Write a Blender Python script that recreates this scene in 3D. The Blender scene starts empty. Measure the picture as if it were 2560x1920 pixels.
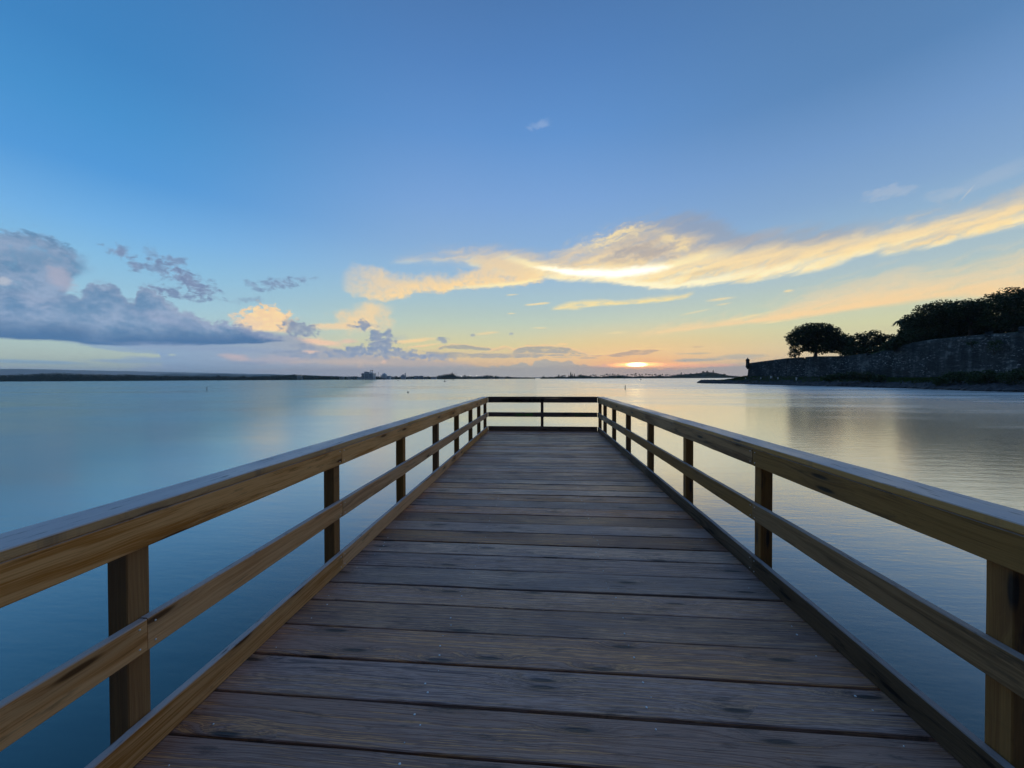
import bpy, bmesh, math, random
from mathutils import Vector, Matrix, noise as mnoise
R = math.radians
random.seed(11)
scene = bpy.context.scene
COL = scene.collection

# ------------------------------------------------------------------ camera
EYE = 1.574
WATER_Z = -1.68
cam_d = bpy.data.cameras.new('camera'); cam = bpy.data.objects.new('camera', cam_d); COL.objects.link(cam)
cam_d.sensor_width = 36.0; cam_d.lens = 924 / 2560 * 36.0
cam_d.clip_start = 0.05; cam_d.clip_end = 60000
CAM_LOC = Vector((-0.022, 0, EYE))
CAM_ROT = Matrix.Rotation(0.0791, 3, 'Z') @ Matrix.Rotation(math.pi / 2 - 0.0162, 3, 'X') @ Matrix.Rotation(-0.0047, 3, 'Z')
cam.matrix_world = Matrix.Translation(CAM_LOC) @ CAM_ROT.to_4x4()
scene.camera = cam

def ray(px, py):
    return (CAM_ROT @ Vector(((px - 1280) / 924, -(py - 960) / 924, -1))).normalized()
def at(px, py, d):
    """world point seen at px, py of the survey, d metres ahead of the viewpoint"""
    v = CAM_ROT @ Vector(((px - 1280) / 924, -(py - 960) / 924, -1))
    return CAM_LOC + v * d
def ground(px, d, z):
    p = at(px, 945, d); return Vector((p.x, p.y, z))
def AE(px, py):
    v = ray(px, py)
    return math.degrees(math.atan2(v.x, v.y)), math.degrees(math.asin(v.z))

# ------------------------------------------------------------------ exposure
scene.view_settings.view_transform = 'Standard'
scene.view_settings.look = 'None'
scene.view_settings.exposure = 0.0
scene.view_settings.gamma = 1.0
scene.view_settings.use_curve_mapping = False
scene.cycles.max_bounces = 6
scene.cycles.transparent_max_bounces = 8
scene.cycles.volume_bounces = 1

def lin(c, a=1.0):
    return tuple(((x / 255) / 12.92 if x / 255 <= 0.04045 else ((x / 255 + 0.055) / 1.055) ** 2.4) for x in c) + (a,)

# ------------------------------------------------------------------ node expression helper
class NT:
    def __init__(s, tree): s.t = tree
    def node(s, kind): return s.t.nodes.new(kind)
    def link(s, a, b):
        if isinstance(a, (int, float)): b.default_value = a
        else: s.t.links.new(a, b)
    def m(s, op, a, b=None, c=None, clamp=False):
        if op == 'MULTIPLY' and ((isinstance(a, float) and a == 0.0) or (isinstance(b, float) and b == 0.0)): return 0.0
        n = s.node('ShaderNodeMath'); n.operation = op; n.use_clamp = clamp
        s.link(a, n.inputs[0])
        if b is not None: s.link(b, n.inputs[1])
        if c is not None: s.link(c, n.inputs[2])
        return n.outputs[0]
    def add(s, a, b): return s.m('ADD', a, b)
    def sub(s, a, b): return s.m('SUBTRACT', a, b)
    def mul(s, a, b, clamp=False): return s.m('MULTIPLY', a, b, clamp=clamp)
    def mad(s, a, b, c): return s.m('MULTIPLY_ADD', a, b, c)
    def mr(s, v, a, b, c=0.0, d=1.0, kind='SMOOTHSTEP'):
        n = s.node('ShaderNodeMapRange'); n.interpolation_type = kind; n.clamp = True
        s.link(v, n.inputs[0]); s.link(a, n.inputs[1]); s.link(b, n.inputs[2]); s.link(c, n.inputs[3]); s.link(d, n.inputs[4])
        return n.outputs[0]
    def xyz(s, x, y, z=0.0):
        n = s.node('ShaderNodeCombineXYZ'); s.link(x, n.inputs[0]); s.link(y, n.inputs[1]); s.link(z, n.inputs[2]); return n.outputs[0]
    def sep(s, v):
        n = s.node('ShaderNodeSeparateXYZ'); s.t.links.new(v, n.inputs[0]); return n.outputs
    def sepc(s, v):
        n = s.node('ShaderNodeSeparateColor'); s.t.links.new(v, n.inputs[0]); return n.outputs
    def noise(s, vec, scale, detail=4, rough=0.55, dim='2D', dist=0.0, lac=2.0):
        n = s.node('ShaderNodeTexNoise'); n.noise_dimensions = dim
        s.t.links.new(vec, n.inputs['Vector']); n.inputs['Scale'].default_value = scale
        n.inputs['Detail'].default_value = detail; n.inputs['Roughness'].default_value = rough
        n.inputs['Distortion'].default_value = dist; n.inputs['Lacunarity'].default_value = lac
        return n.outputs[0], n.outputs[1]
    def ramp(s, v, stops, interp='LINEAR'):
        n = s.node('ShaderNodeValToRGB'); cr = n.color_ramp; cr.interpolation = interp
        while len(cr.elements) > 1: cr.elements.remove(cr.elements[-1])
        cr.elements[0].position = stops[0][0]; cr.elements[0].color = stops[0][1]
        for p, c in stops[1:]:
            e = cr.elements.new(p); e.color = c
        s.link(v, n.inputs[0]); return n.outputs[0]
    def mix(s, f, a, b, mode='MIX', clampf=True):
        n = s.node('ShaderNodeMix'); n.data_type = 'RGBA'; n.blend_type = mode; n.clamp_factor = clampf
        s.link(f, n.inputs[0])
        for q, i in ((a, 6), (b, 7)):
            if isinstance(q, tuple): n.inputs[i].default_value = q
            else: s.t.links.new(q, n.inputs[i])
        return n.outputs[2]
    def fcurve(s, v, pts):
        """pts in 0..1 x 0..1"""
        n = s.node('ShaderNodeFloatCurve'); c = n.mapping.curves[0]
        pts = sorted(pts)
        c.points[0].location = pts[0]; c.points[1].location = pts[-1]
        for p in pts[1:-1]: c.points.new(*p)
        for p in c.points: p.handle_type = 'AUTO_CLAMPED'
        n.mapping.update(); s.link(v, n.inputs['Value']); return n.outputs[0]

# ------------------------------------------------------------------ world: dusk sky with clouds, laid out in azimuth and elevation
SUN_PX = (1592, 911)
SAZ, SEL = AE(*SUN_PX)
world = bpy.data.worlds.new('World'); scene.world = world; world.use_nodes = True
wt = world.node_tree; wt.nodes.clear(); N = NT(wt)
world.cycles.sampling_method = 'MANUAL'; world.cycles.sample_map_resolution = 512
def sky_tile(name, tile):
    """one region of the sky as a node group: everything that can show in (az0, az1, el0, el1)"""
    gt = bpy.data.node_groups.new(name, 'ShaderNodeTree')
    gt.interface.new_socket('Background', in_out='OUTPUT', socket_type='NodeSocketShader')
    N = NT(gt)
    tc = N.node('ShaderNodeTexCoord')
    dx, dy, dz = N.sep(tc.outputs['Generated'])
    az = N.mul(N.m('ARCTAN2', dx, dy), 180 / math.pi)
    el = N.mul(N.m('ARCSINE', dz), 180 / math.pi)

    def ramp_el(stops):                       # stops: (elevation in degrees, srgb)
        return [(e / 90.0, lin(c)) for e, c in stops]
    e01 = N.mul(el, 1 / 90.0, clamp=True)
    rL = N.ramp(e01, ramp_el([(0, (140, 160, 178)), (2.2, (170, 184, 172)), (5, (168, 196, 196)), (8.5, (156, 198, 218)), (12.5, (136, 190, 226)), (16, (116, 178, 230)), (21, (84, 156, 220)), (26, (72, 146, 208)), (31, (64, 134, 196)), (45, (62, 118, 176)), (60, (78, 122, 176)), (90, (100, 138, 186))]))
    rC = N.ramp(e01, ramp_el([(0, (190, 160, 134)), (2.6, (220, 186, 138)), (5.0, (214, 204, 152)), (8.5, (188, 203, 186)), (11.5, (170, 197, 203)), (15, (154, 188, 214)), (19, (140, 178, 218)), (25, (124, 166, 218)), (33, (98, 148, 208)), (40, (84, 132, 192)), (46, (76, 120, 176)), (60, (84, 124, 176)), (90, (100, 138, 186))]))
    rR = N.ramp(e01, ramp_el([(0, (196, 176, 144)), (3, (208, 192, 148)), (6, (206, 206, 162)), (9, (192, 204, 184)), (12, (174, 195, 200)), (16, (150, 182, 208)), (20, (132, 168, 208)), (25, (114, 154, 202)), (31, (90, 134, 184)), (45, (76, 116, 164)), (60, (86, 122, 172)), (90, (100, 138, 186))]))
    rB = N.ramp(e01, ramp_el([(0, (28, 26, 28)), (6, (32, 32, 35)), (14, (36, 39, 46)), (30, (46, 58, 78)), (60, (76, 106, 150)), (90, (100, 138, 186))]))
    fL = N.mr(az, AE(200, 800)[0], AE(1150, 800)[0])
    fR = N.mr(az, AE(1350, 800)[0], AE(2350, 800)[0])
    col = N.mix(fL, rL, rC)
    col = N.mix(fR, col, rR)
    absaz = N.m('ABSOLUTE', az)
    col = N.mix(N.mr(absaz, 66.0, 118.0), col, rB)
    # Nishita contribution, sun on the horizon
    sk = N.node('ShaderNodeTexSky'); sk.sky_type = 'NISHITA'; sk.sun_disc = False
    sk.sun_elevation = R(1.5); sk.sun_rotation = R(SAZ); sk.air_density = 1.0; sk.dust_density = 1.0; sk.ozone_density = 2.0
    nis = N.mix(1.0, sk.outputs[0], (0.1, 0.1, 0.1, 1), 'MULTIPLY')
    col = N.mix(0.06, col, nis)

    # shared noise fields (in degrees of sky)
    n_edge, n_edge_c = N.noise(N.xyz(az, N.mul(el, 1.25)), 0.30, 7, 0.60)
    e1, e2, e3 = N.sepc(n_edge_c)
    pf = N.noise(N.xyz(N.mad(e1, 2.0, az), N.mad(e2, 1.6, N.mul(el, 1.6))), 1.1, 6, 0.58)
    n_fine = pf[0]; f1, f2, f3 = N.sepc(pf[1])
    e1 = N.sub(e1, 0.5); e2 = N.sub(e2, 0.5); e3 = N.sub(e3, 0.5); nfc = N.sub(n_fine, 0.5); f2c = N.sub(f2, 0.5)
    # fibres of the high cloud, running up to the right at about 13 degrees
    sh = N.mad(az, -0.20, el)
    _, cc = N.noise(N.xyz(N.mul(N.mad(e1, 3.0, az), 0.17), N.mad(e2, 1.6, sh)), 0.95, 7, 0.60)
    c1, c2, c3 = N.sepc(cc)
    c1 = N.sub(c1, 0.5); c2 = N.sub(c2, 0.5)
    # flat layers near the horizon
    _, hc = N.noise(N.xyz(N.mul(az, 0.22), N.mad(e1, 0.5, el)), 1.9, 6, 0.6)
    h1, h2, h3 = N.sepc(hc)
    h1 = N.sub(h1, 0.5); h2 = N.sub(h2, 0.5)

    tie = N.add(N.add(N.add(h1, h2), N.add(c1, c2)), N.add(N.add(nfc, f2c), N.add(e3, N.add(e1, e2))))
    az = N.mad(tie, 1e-7, az); el = N.mad(tie, 1e-7, el)
    p2 = N.xyz(az, el, 1.0)

    def over(mask, c):
        nonlocal col
        if isinstance(mask, float) and mask == 0.0: return
        col = N.mix(mask, col, c)
    def curve(pts, ext=None):
        """pts: (az, value) with value in degrees 0..60"""
        a0 = pts[0][0]; a1 = pts[-1][0]
        t = N.mr(az, a0, a1, 0.0, 1.0, 'LINEAR')
        return N.mul(N.fcurve(t, [((a - a0) / (a1 - a0), v / 60.0) for a, v in pts]), 60.0)
    def window(a0, a1, s):
        return N.mul(N.mr(az, a0 - s, a0 + s), N.mr(az, a1 - s, a1 + s, 1.0, 0.0))
    def edges(top, bot, st=0.5, sb=0.4, nt=None, at_=1.5, nb=None, ab=0.5, ends=1.0, st_px=None):
        """region between two outlines given as survey points"""
        ta = [AE(*p) for p in top]; ba = [AE(*p) for p in bot]
        if off(min(p[0] for p in ta), max(p[0] for p in ta), min(p[1] for p in ba) - ab * 0.5 - sb - 0.3, max(p[1] for p in ta) + at_ * 0.5 + st + 0.3): return 0.0, 1.0, 1.0
        T = curve([AE(*p) for p in top]); B = curve([AE(*p) for p in bot])
        te = N.mad(nt, at_, el); be = N.mad(nb, ab, el)
        mt = N.mr(N.sub(te, T), -st, st, 1.0, 0.0)
        mb = N.mr(N.sub(be, B), -sb, sb, 0.0, 1.0)
        a0 = max(AE(*top[0])[0], AE(*bot[0])[0]); a1 = min(AE(*top[-1])[0], AE(*bot[-1])[0])
        m_ = N.mul(mt, mb)
        if ends: m_ = N.mul(m_, window(a0 + ends, a1 - ends, ends))
        return m_, T, B
    def off(a0, a1, e0_, e1_):
        return a1 < tile[0] or a0 > tile[1] or e1_ < tile[2] or e0_ > tile[3]
    def blob(px, py, rx, ry, rot=0.0, amp=0.8, lo=0.55, hi=1.05, n1=None, op=1.0):
        a, e = AE(px, py); a2, _ = AE(px + rx, py); _, ee = AE(px, py - ry)
        ra = max(abs(a2 - a), 0.05); re = max(abs(ee - e), 0.04)
        ext = hi + abs(amp) * 0.5
        big = max(ra, re) * ext if rot else 0
        if off(a - max(ra * ext, big), a + max(ra * ext, big), e - max(re * ext, big * abs(math.sin(R(rot)))) - re * ext, e + max(re * ext, big * abs(math.sin(R(rot)))) + re * ext): return 0.0
        c, s_ = math.cos(R(rot)), math.sin(R(rot))
        if rot:
            ds = []
            for q in ((c / ra, s_ / ra, -(c * a + s_ * e) / ra), (-s_ / re, c / re, (s_ * a - c * e) / re)):
                n = N.node('ShaderNodeVectorMath'); n.operation = 'DOT_PRODUCT'
                N.t.links.new(p2, n.inputs[0]); n.inputs[1].default_value = q; ds.append(n.outputs['Value'])
            v = N.xyz(ds[0], ds[1])
        else:
            n = N.node('ShaderNodeVectorMath'); n.operation = 'MULTIPLY_ADD'
            N.t.links.new(p2, n.inputs[0]); n.inputs[1].default_value = (1 / ra, 1 / re, 0); n.inputs[2].default_value = (-a / ra, -e / re, 0)
            v = n.outputs[0]
        ln = N.node('ShaderNodeVectorMath'); ln.operation = 'LENGTH'; N.t.links.new(v, ln.inputs[0])
        d = ln.outputs['Value']
        if amp: d = N.mad(n1 if n1 is not None else nfc, amp, d)
        return N.mr(d, lo, hi, op, 0.0)
    def streak(pts, n=None, amp=0.5):
        """pts: (px, py, half width px, strength) -> gaussian line"""
        q = [AE(p[0], p[1]) for p in pts]
        wmax = max(p[2] for p in pts) / 16.0 * 2.6 + amp * 0.5
        if off(q[0][0], q[-1][0], min(p[1] for p in q) - wmax, max(p[1] for p in q) + wmax): return 0.0
        C = curve(q)
        W = curve([(q[i][0], max(0.05, abs(AE(pts[i][0], pts[i][1] - pts[i][2])[1] - q[i][1])) * 8) for i in range(len(q))])
        S = curve([(q[i][0], pts[i][3] * 20) for i in range(len(q))])
        v = N.mad(n, amp, N.sub(el, C)) if n is not None else N.sub(el, C)
        v = N.m('DIVIDE', N.mul(v, 8.0), W)
        g = N.m('EXPONENT', N.mul(N.mul(v, v), -1.0))
        return N.mul(N.mul(g, N.mul(S, 0.05)), window(q[0][0], q[-1][0], 0.25))
    #SKYLAYERS
    # --- warm glow of the low sun
    gd = blob(1592, 908, 620, 120, 0, 0, 0.0, 1.0)
    over(N.mul(gd, 0.6), lin((242, 190, 122)))
    gd = blob(1592, 911, 230, 34, 0, 0.0, 0.0, 1.0)
    over(N.mul(gd, 0.6), lin((250, 170, 98)))
    # --- faint high wisps
    over(blob(2225, 481, 72, 14, -12, 3.2, 0.0, 1.3, N.mad(nfc, .7, c1), op=0.24), lin((208, 206, 206)))
    over(blob(2350, 487, 50, 14, -8, 3.2, 0.0, 1.3, N.mad(nfc, .7, c1), op=0.18), lin((208, 206, 206)))
    over(blob(2490, 440, 120, 22, 10, 1.6, 0.1, 1.3, c1, op=0.22), lin((190, 196, 206)))
    over(blob(1350, 312, 34, 13, 8, 1.9, 0.2, 1.1, op=0.32), lin((175, 190, 218)))
    over(blob(2417, 484, 3.0, 28, -38, 0.2, 0.2, 1.1, op=0.4), lin((214, 208, 200)))
    # --- second sheet of high cloud, lower right
    m2, T2, B2 = edges([(1560, 842), (1650, 826), (1800, 806), (1900, 788), (1963, 762), (2032, 738), (2148, 707), (2252, 684), (2322, 684), (2437, 660), (2560, 631), (2900, 560)],
                       [(1560, 846), (1650, 833), (1801, 813), (1917, 802), (2032, 785), (2148, 767), (2264, 753), (2350, 742), (2437, 736), (2560, 733), (2900, 700)], 1.3, 0.5, c1, 4.5, c2, 0.8, 1.5)
    k = N.mr(N.sub(el, B2), 0.0, 2.2)
    cc2 = N.mix(k, lin((246, 208, 152)), lin((226, 208, 172)))
    over(N.mul(m2, N.mr(N.mad(c1, 1.3, N.mul(nfc, 0.5)), -0.45, 0.2, 0.50, 0.98)), cc2)
    over(streak([(1640, 832, 3, .25), (1800, 812, 4, .45), (1917, 800, 5, .6), (2032, 783, 6, .7), (2148, 765, 7, .75), (2264, 751, 7, .6), (2350, 740, 9, .5), (2560, 725, 14, .4)], c2, 0.5), lin((250, 208, 150)))
    # --- main high cloud: grey top, warm body, burning lower edge
    mG, _, _ = edges([(1480, 600), (1560, 566), (1639, 550), (1700, 538), (1760, 542), (1820, 562), (1880, 588), (1974, 580), (2148, 562), (2264, 540)],
                     [(1480, 640), (1560, 640), (1639, 640), (1700, 640), (1760, 640), (1820, 640), (1880, 640), (1974, 640), (2148, 610), (2264, 600)], 1.1, 1.5, c1, 3.0, c2, 0.6, 3.0)
    over(N.mul(mG, 0.6), lin((152, 156, 168)))
    mA, TA, BA = edges([(960, 672), (985, 650), (1057, 636), (1120, 628), (1180, 622), (1273, 622), (1369, 638), (1446, 612), (1503, 590), (1580, 568), (1639, 562), (1714, 578), (1760, 598), (1859, 610), (1974, 600), (2148, 580), (2264, 558), (2379, 536), (2495, 500), (2560, 474), (2800, 390)],
                       [(960, 662), (985, 656), (1057, 660), (1120, 662), (1180, 668), (1273, 690), (1350, 694), (1426, 702), (1522, 705), (1563, 708), (1620, 716), (1656, 719), (1743, 714), (1859, 703), (1974, 685), (2090, 662), (2148, 641), (2264, 628), (2350, 613), (2408, 590), (2560, 562), (2800, 500)], 1.5, 0.4, N.mad(nfc, 0.35, c1), 3.6, c2, 1.1, 1.2)
    mB, TB, BB = edges([(845, 700), (877, 672), (934, 672), (992, 690), (1090, 690), (1157, 688), (1196, 668), (1240, 645), (1300, 660), (1357, 690), (1372, 700)],
                       [(845, 716), (862, 728), (905, 736), (950, 750), (1000, 748), (1042, 731), (1100, 731), (1142, 722), (1234, 717), (1311, 711), (1357, 701), (1372, 700)], 0.9, 0.4, N.mad(nfc, 0.6, e1), 2.6, N.mad(nfc, 0.6, e2), 1.7, 0.8)
    tn = N.m('DIVIDE', N.sub(el, BA), N.add(N.sub(TA, BA), 0.4))
    bodyc = N.ramp(N.m('ADD', N.mad(c1, 1.1, tn), N.mul(nfc, 0.25), clamp=True), [(0.0, lin((255, 238, 188))), (0.22, lin((252, 224, 164))), (0.5, lin((240, 210, 160))), (0.78, lin((214, 196, 168))), (1.0, lin((184, 180, 176)))])
    hole = blob(1130, 668, 120, 20, -3, 1.3, 0.35, 1.15, e1)
    dens = N.mul(N.mr(N.mad(c2, 1.0, N.mul(nfc, 0.35)), -0.32, 0.10, 0.45, 1.0), N.mr(tn, 0.15, 1.0, 0.98, 0.62, 'LINEAR'))
    leftfade = N.mr(az, AE(960, 640)[0], AE(1330, 640)[0], 0.35, 1.0)
    over(N.mul(N.mul(N.mul(mA, dens), leftfade), N.mad(hole, -0.85, 1.0)), bodyc)
    over(N.mul(N.mul(mB, N.mr(N.mad(e3, 1.2, nfc), -0.45, 0.10, 0.55, 0.95)), N.mr(az, AE(845, 700)[0], AE(980, 700)[0], 0.35, 1.0)), N.mix(N.mr(N.sub(el, BB), 0.1, 2.4), lin((252, 216, 156)), lin((232, 208, 170))))
    # grey heart of the cloud and torn bright fibres round it
    over(blob(1612, 630, 90, 26, -10, 2.6, 0.2, 1.15, N.mad(nfc, 0.5, c1), op=0.72), lin((168, 162, 162)))
    over(blob(1540, 652, 66, 12, -10, 2.6, 0.1, 1.2, c2, op=0.5), lin((180, 168, 160)))
    over(blob(1850, 606, 190, 16, 6, 2.6, 0.1, 1.2, c2, op=0.42), lin((176, 170, 170)))
    over(blob(1740, 682, 90, 7, 6, 1.5, 0.1, 1.2, c2, op=0.5), lin((196, 182, 160)))
    over(N.mul(streak([(1400, 630, 9, .0), (1450, 616, 11, .5), (1520, 594, 12, .8), (1580, 578, 11, .7), (1620, 572, 12, .3), (1660, 572, 12, .0)], N.mad(nfc, 0.6, c1), 3.2), N.mr(c2, -0.2, 0.15, 0.3, 1.0)), lin((255, 228, 166)))
    over(N.mul(streak([(1630, 580, 8, .0), (1670, 596, 12, .5), (1710, 622, 16, .6), (1745, 646, 14, .5), (1790, 654, 12, .2)], N.mad(nfc, 0.8, c1), 3.0), N.mr(c2, -0.2, 0.15, 0.2, 1.0)), lin((255, 228, 166)))
    over(streak([(1600, 690, 5, .3), (1700, 676, 8, .5), (1800, 655, 14, .55), (1900, 640, 18, .55), (2060, 622, 16, .5), (2200, 596, 16, .5), (2400, 555, 20, .45), (2560, 515, 22, .35)], c2, 3.0), lin((255, 226, 168)))
    over(streak([(1240, 640, 8, .0), (1300, 653, 9, .65), (1350, 666, 9, .9), (1426, 679, 10, 1.), (1503, 682, 12, 1.), (1580, 678, 12, 1.), (1657, 669, 10, 1.), (1714, 652, 10, .7), (1800, 634, 14, .35), (1860, 626, 14, .0)], N.mad(nfc, 0.6, c2), 0.9), lin((255, 238, 186)))
    S1 = streak([(1320, 664, 3, .0), (1380, 673, 6, .7), (1426, 680, 8, 1.), (1503, 683, 10, 1.), (1580, 680, 10, 1.), (1640, 673, 8, .8), (1690, 662, 5, .0)], N.mad(nfc, 0.6, c2), 0.7)
    over(S1, (1.25, 1.2, 1.05, 1))
    S2 = streak([(1530, 700, 4, .0), (1563, 704, 5, .9), (1620, 711, 7, 1.), (1685, 714, 7, 1.), (1743, 709, 7, 1.), (1801, 699, 7, .8), (1859, 685, 9, .6), (1960, 668, 10, .4), (2090, 645, 9, .25), (2160, 630, 6, .0)], N.mad(nfc, 0.6, c2), 0.9)
    over(S2, lin((255, 244, 202)))
    over(streak([(1120, 722, 4, .2), (1180, 717, 4, .7), (1234, 713, 5, .9), (1300, 707, 5, .95), (1345, 698, 4, .7), (1362, 696, 3, .0)], nfc, 0.4), lin((255, 234, 176)))
    # --- thin bright flecks under it
    m3, T3, B3 = edges([(1370, 774), (1430, 755), (1500, 750), (1560, 752), (1620, 745), (1700, 738), (1745, 726)], [(1370, 774), (1430, 774), (1500, 765), (1560, 762), (1620, 757), (1700, 748), (1745, 730)], 0.35, 0.22, h1, 0.9, h2, 0.6, 0.8)
    over(N.mul(m3, N.mr(h1, -0.25, 0.15, 0.35, 1.0)), lin((244, 222, 160)))
    for (x, y, rx, ry, ro, op) in ((1343, 760, 42, 4, 4, .8), (1800, 748, 42, 6, 4, .65), (1970, 727, 17, 4, 3, .75), (1810, 760, 26, 4, 4, .5), (1278, 737, 20, 2.5, 4, .6), (1276, 784, 15, 2.5, 2, .6), (1870, 792, 90, 5, 9, .4), (1930, 806, 44, 3, 6, .5), (1540, 832, 40, 5, 2, .35), (1350, 820, 26, 3, 0, .5), (1740, 780, 60, 4, 8, .35)):
        over(blob(x, y, rx, ry, ro, 1.0, 0.2, 1.05, h1, op=op), lin((246, 220, 162)))
    # --- peach cumulus lit by the sun
    over(N.mul(blob(668, 806, 82, 50, 0, 1.3, 0.62, 0.95), N.mul(N.mr(el, AE(668, 836)[1], AE(668, 822)[1]), 0.95)), N.mix(N.mr(f2c, -0.15, 0.2), lin((240, 204, 158)), lin((252, 216, 158))))
    over(blob(615, 812, 50, 36, 0, 1.5, 0.5, 1.0, op=0.5), lin((226, 200, 172)))
    over(blob(915, 796, 84, 42, 8, 1.5, 0.35, 1.0, e1, op=0.85), N.mix(N.mr(nfc, -0.2, 0.2), lin((232, 206, 162)), lin((246, 210, 156))))
    over(blob(830, 816, 78, 12, 4, 1.2, 0.3, 1.0, op=0.75), lin((240, 206, 158)))
    over(blob(925, 770, 70, 22, 0, 1.6, 0.2, 1.0, e2, op=0.35), lin((236, 214, 172)))
    # --- mauve haze layer under the big cloud, left to centre
    m4, T4, B4 = edges([(150, 850), (260, 850), (340, 852), (402, 850), (430, 846), (560, 840), (650, 830), (740, 838), (800, 862), (880, 880), (960, 890), (1080, 900), (1200, 912)],
                       [(150, 853), (260, 863), (340, 874), (398, 884), (414, 940), (560, 945), (650, 946), (740, 946), (800, 946), (880, 946), (960, 946), (1080, 946), (1200, 946)], 0.35, 0.12, nfc, 0.7, nfc, 0.35, 1.2)
    mauve = N.mix(N.mr(az, AE(380, 900)[0], AE(1100, 900)[0]), lin((132, 156, 184)), lin((180, 166, 156)))
    over(N.mul(m4, 0.92), mauve)
    over(blob(395, 922, 90, 17, 0, 1.4, 0.3, 1.1, h1, op=0.8), lin((140, 158, 182)))
    over(blob(385, 900, 70, 10, -4, 1.2, 0.5, 1.1, h1, op=0.85), lin((134, 157, 184)))
    over(blob(300, 872, 130, 7, -6, 1.2, 0.5, 1.1, h1, op=0.7), lin((130, 155, 184)))
    # low pale bank along the whole horizon with its cloud tops
    m5, T5, B5 = edges([(600, 925), (800, 922), (940, 918), (1040, 916), (1159, 916), (1230, 917), (1293, 910), (1308, 906), (1326, 915), (1338, 902), (1362, 899), (1383, 903), (1407, 905), (1422, 900), (1437, 908), (1487, 914), (1517, 912), (1529, 917), (1600, 921), (1700, 922), (1800, 915), (1900, 912), (2100, 912)],
                       [(600, 960), (940, 960), (1300, 960), (1600, 960), (1900, 960), (2100, 960)], 0.12, 0.3, nfc, 1.0, nfc, 0.2, 1.5)
    bank = N.mix(N.mr(az, AE(700, 900)[0], AE(1300, 900)[0]), lin((158, 158, 168)), lin((171, 165, 153)))
    bank = N.mix(N.mr(az, AE(1350, 900)[0], AE(1592, 900)[0]), bank, lin((184, 158, 138)))
    bank = N.mix(N.mr(az, AE(1650, 900)[0], AE(1850, 900)[0]), bank, lin((172, 160, 150)))
    over(N.mul(m5, 0.9), bank)
    # pink and orange touches
    for (x, y, rx, ry, ro, op, c) in ((800, 855, 70, 13, -8, .9, (236, 196, 164)), (868, 852, 34, 8, 3, .7, (228, 190, 168)), (772, 880, 34, 6, 0, .75, (226, 190, 168)), (590, 893, 50, 12, -6, .6, (204, 176, 170)), (700, 900, 110, 16, 0, .35, (196, 172, 170)),
                                       (870, 905, 160, 10, 0, .5, (206, 180, 156)), (985, 846, 60, 12, 0, .6, (178, 186, 176)), (1030, 852, 70, 7, 6, .8, (244, 208, 150)), (1060, 864, 60, 4, 8, .7, (240, 202, 150)), (900, 914, 14, 8, 0, .4, (222, 190, 160)), (960, 905, 8, 8, 0, .6, (230, 190, 160)),
                                       (1218, 833, 40, 5, 6, .55, (240, 208, 150)), (430, 887, 12, 4, 0, .8, (170, 184, 176)), (1400, 893, 44, 2.4, 0, .7, (180, 170, 150))):
        over(blob(x, y, rx, ry, ro, 1.2, 0.2, 1.05, h1, op=op), lin(c))
    # flat clouds near the sun: grey with burning rims
    def flat(top, bot, cgrey, crim, rim=0.22, op=0.92):
        mm, TT, BB_ = edges(top, bot, 0.16, 0.10, N.mad(nfc, 0.9, h1), 0.75, N.mad(nfc, 0.7, h2), 0.5, 0.5)
        rr = N.mr(N.add(N.sub(TT, N.mad(h1, 0.5, el)), N.mul(h2, 0.5)), 0.02, rim * 2)
        over(N.mul(N.mul(mm, N.mr(N.mad(nfc, 0.9, h2), -0.30, 0.06, 0.35, 1.0)), op), N.mix(rr, lin(crim), lin(cgrey)))
    flat([(1085, 872), (1120, 861), (1160, 861), (1200, 866), (1240, 873), (1262, 878)], [(1085, 876), (1120, 872), (1160, 873), (1200, 874), (1240, 876), (1262, 879)], (160, 158, 150), (232, 196, 148), 0.12)
    flat([(1215, 880), (1240, 870), (1262, 864), (1282, 870), (1300, 880)], [(1215, 882), (1240, 877), (1262, 874), (1282, 877), (1300, 882)], (214, 186, 146), (244, 200, 144), 0.2, .8)
    flat([(1270, 880), (1300, 868), (1330, 863), (1370, 863), (1410, 866), (1440, 874), (1470, 884), (1490, 889)], [(1270, 884), (1300, 882), (1330, 882), (1370, 882), (1410, 883), (1440, 885), (1470, 887), (1490, 890)], (162, 158, 150), (242, 196, 142), 0.16)
    flat([(1060, 876), (1110, 878), (1180, 881), (1260, 883), (1300, 882), (1350, 884), (1400, 886), (1460, 888), (1500, 890)], [(1060, 886), (1110, 894), (1180, 894), (1260, 894), (1300, 894), (1350, 893), (1400, 889), (1460, 890), (1500, 891)], (158, 156, 152), (200, 178, 148), 0.1, .85)
    flat([(1470, 886), (1520, 883), (1560, 876), (1590, 871), (1620, 872), (1655, 873), (1690, 872)], [(1470, 889), (1520, 890), (1560, 891), (1590, 888), (1620, 884), (1655, 876), (1690, 873)], (186, 158, 134), (255, 206, 136), 0.16)
    for (x, y, rx, ry, op, c) in ((1408, 860, 18, 3, .8, (246, 204, 144)), (1745, 867, 22, 2.5, .8, (196, 166, 132)), (1470, 895, 34, 2.6, .8, (172, 160, 146)), (1750, 900, 90, 6, .85, (160, 162, 154)), (1850, 892, 90, 9, .6, (158, 162, 156)), (1730, 884, 60, 3, .6, (170, 164, 148)), (1900, 910, 120, 8, .5, (158, 162, 158)), (1278, 834, 7, 4, .7, (150, 160, 172)), (1182, 838, 8, 5, .7, (140, 152, 168))):
        over(blob(x, y, rx, ry, 0, 1.0, 0.3, 1.05, h1, op=op), lin(c))
    # --- big blue-grey cumulus bank, left
    sunw = N.mr(az, AE(0, 800)[0], AE(620, 800)[0])
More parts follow.
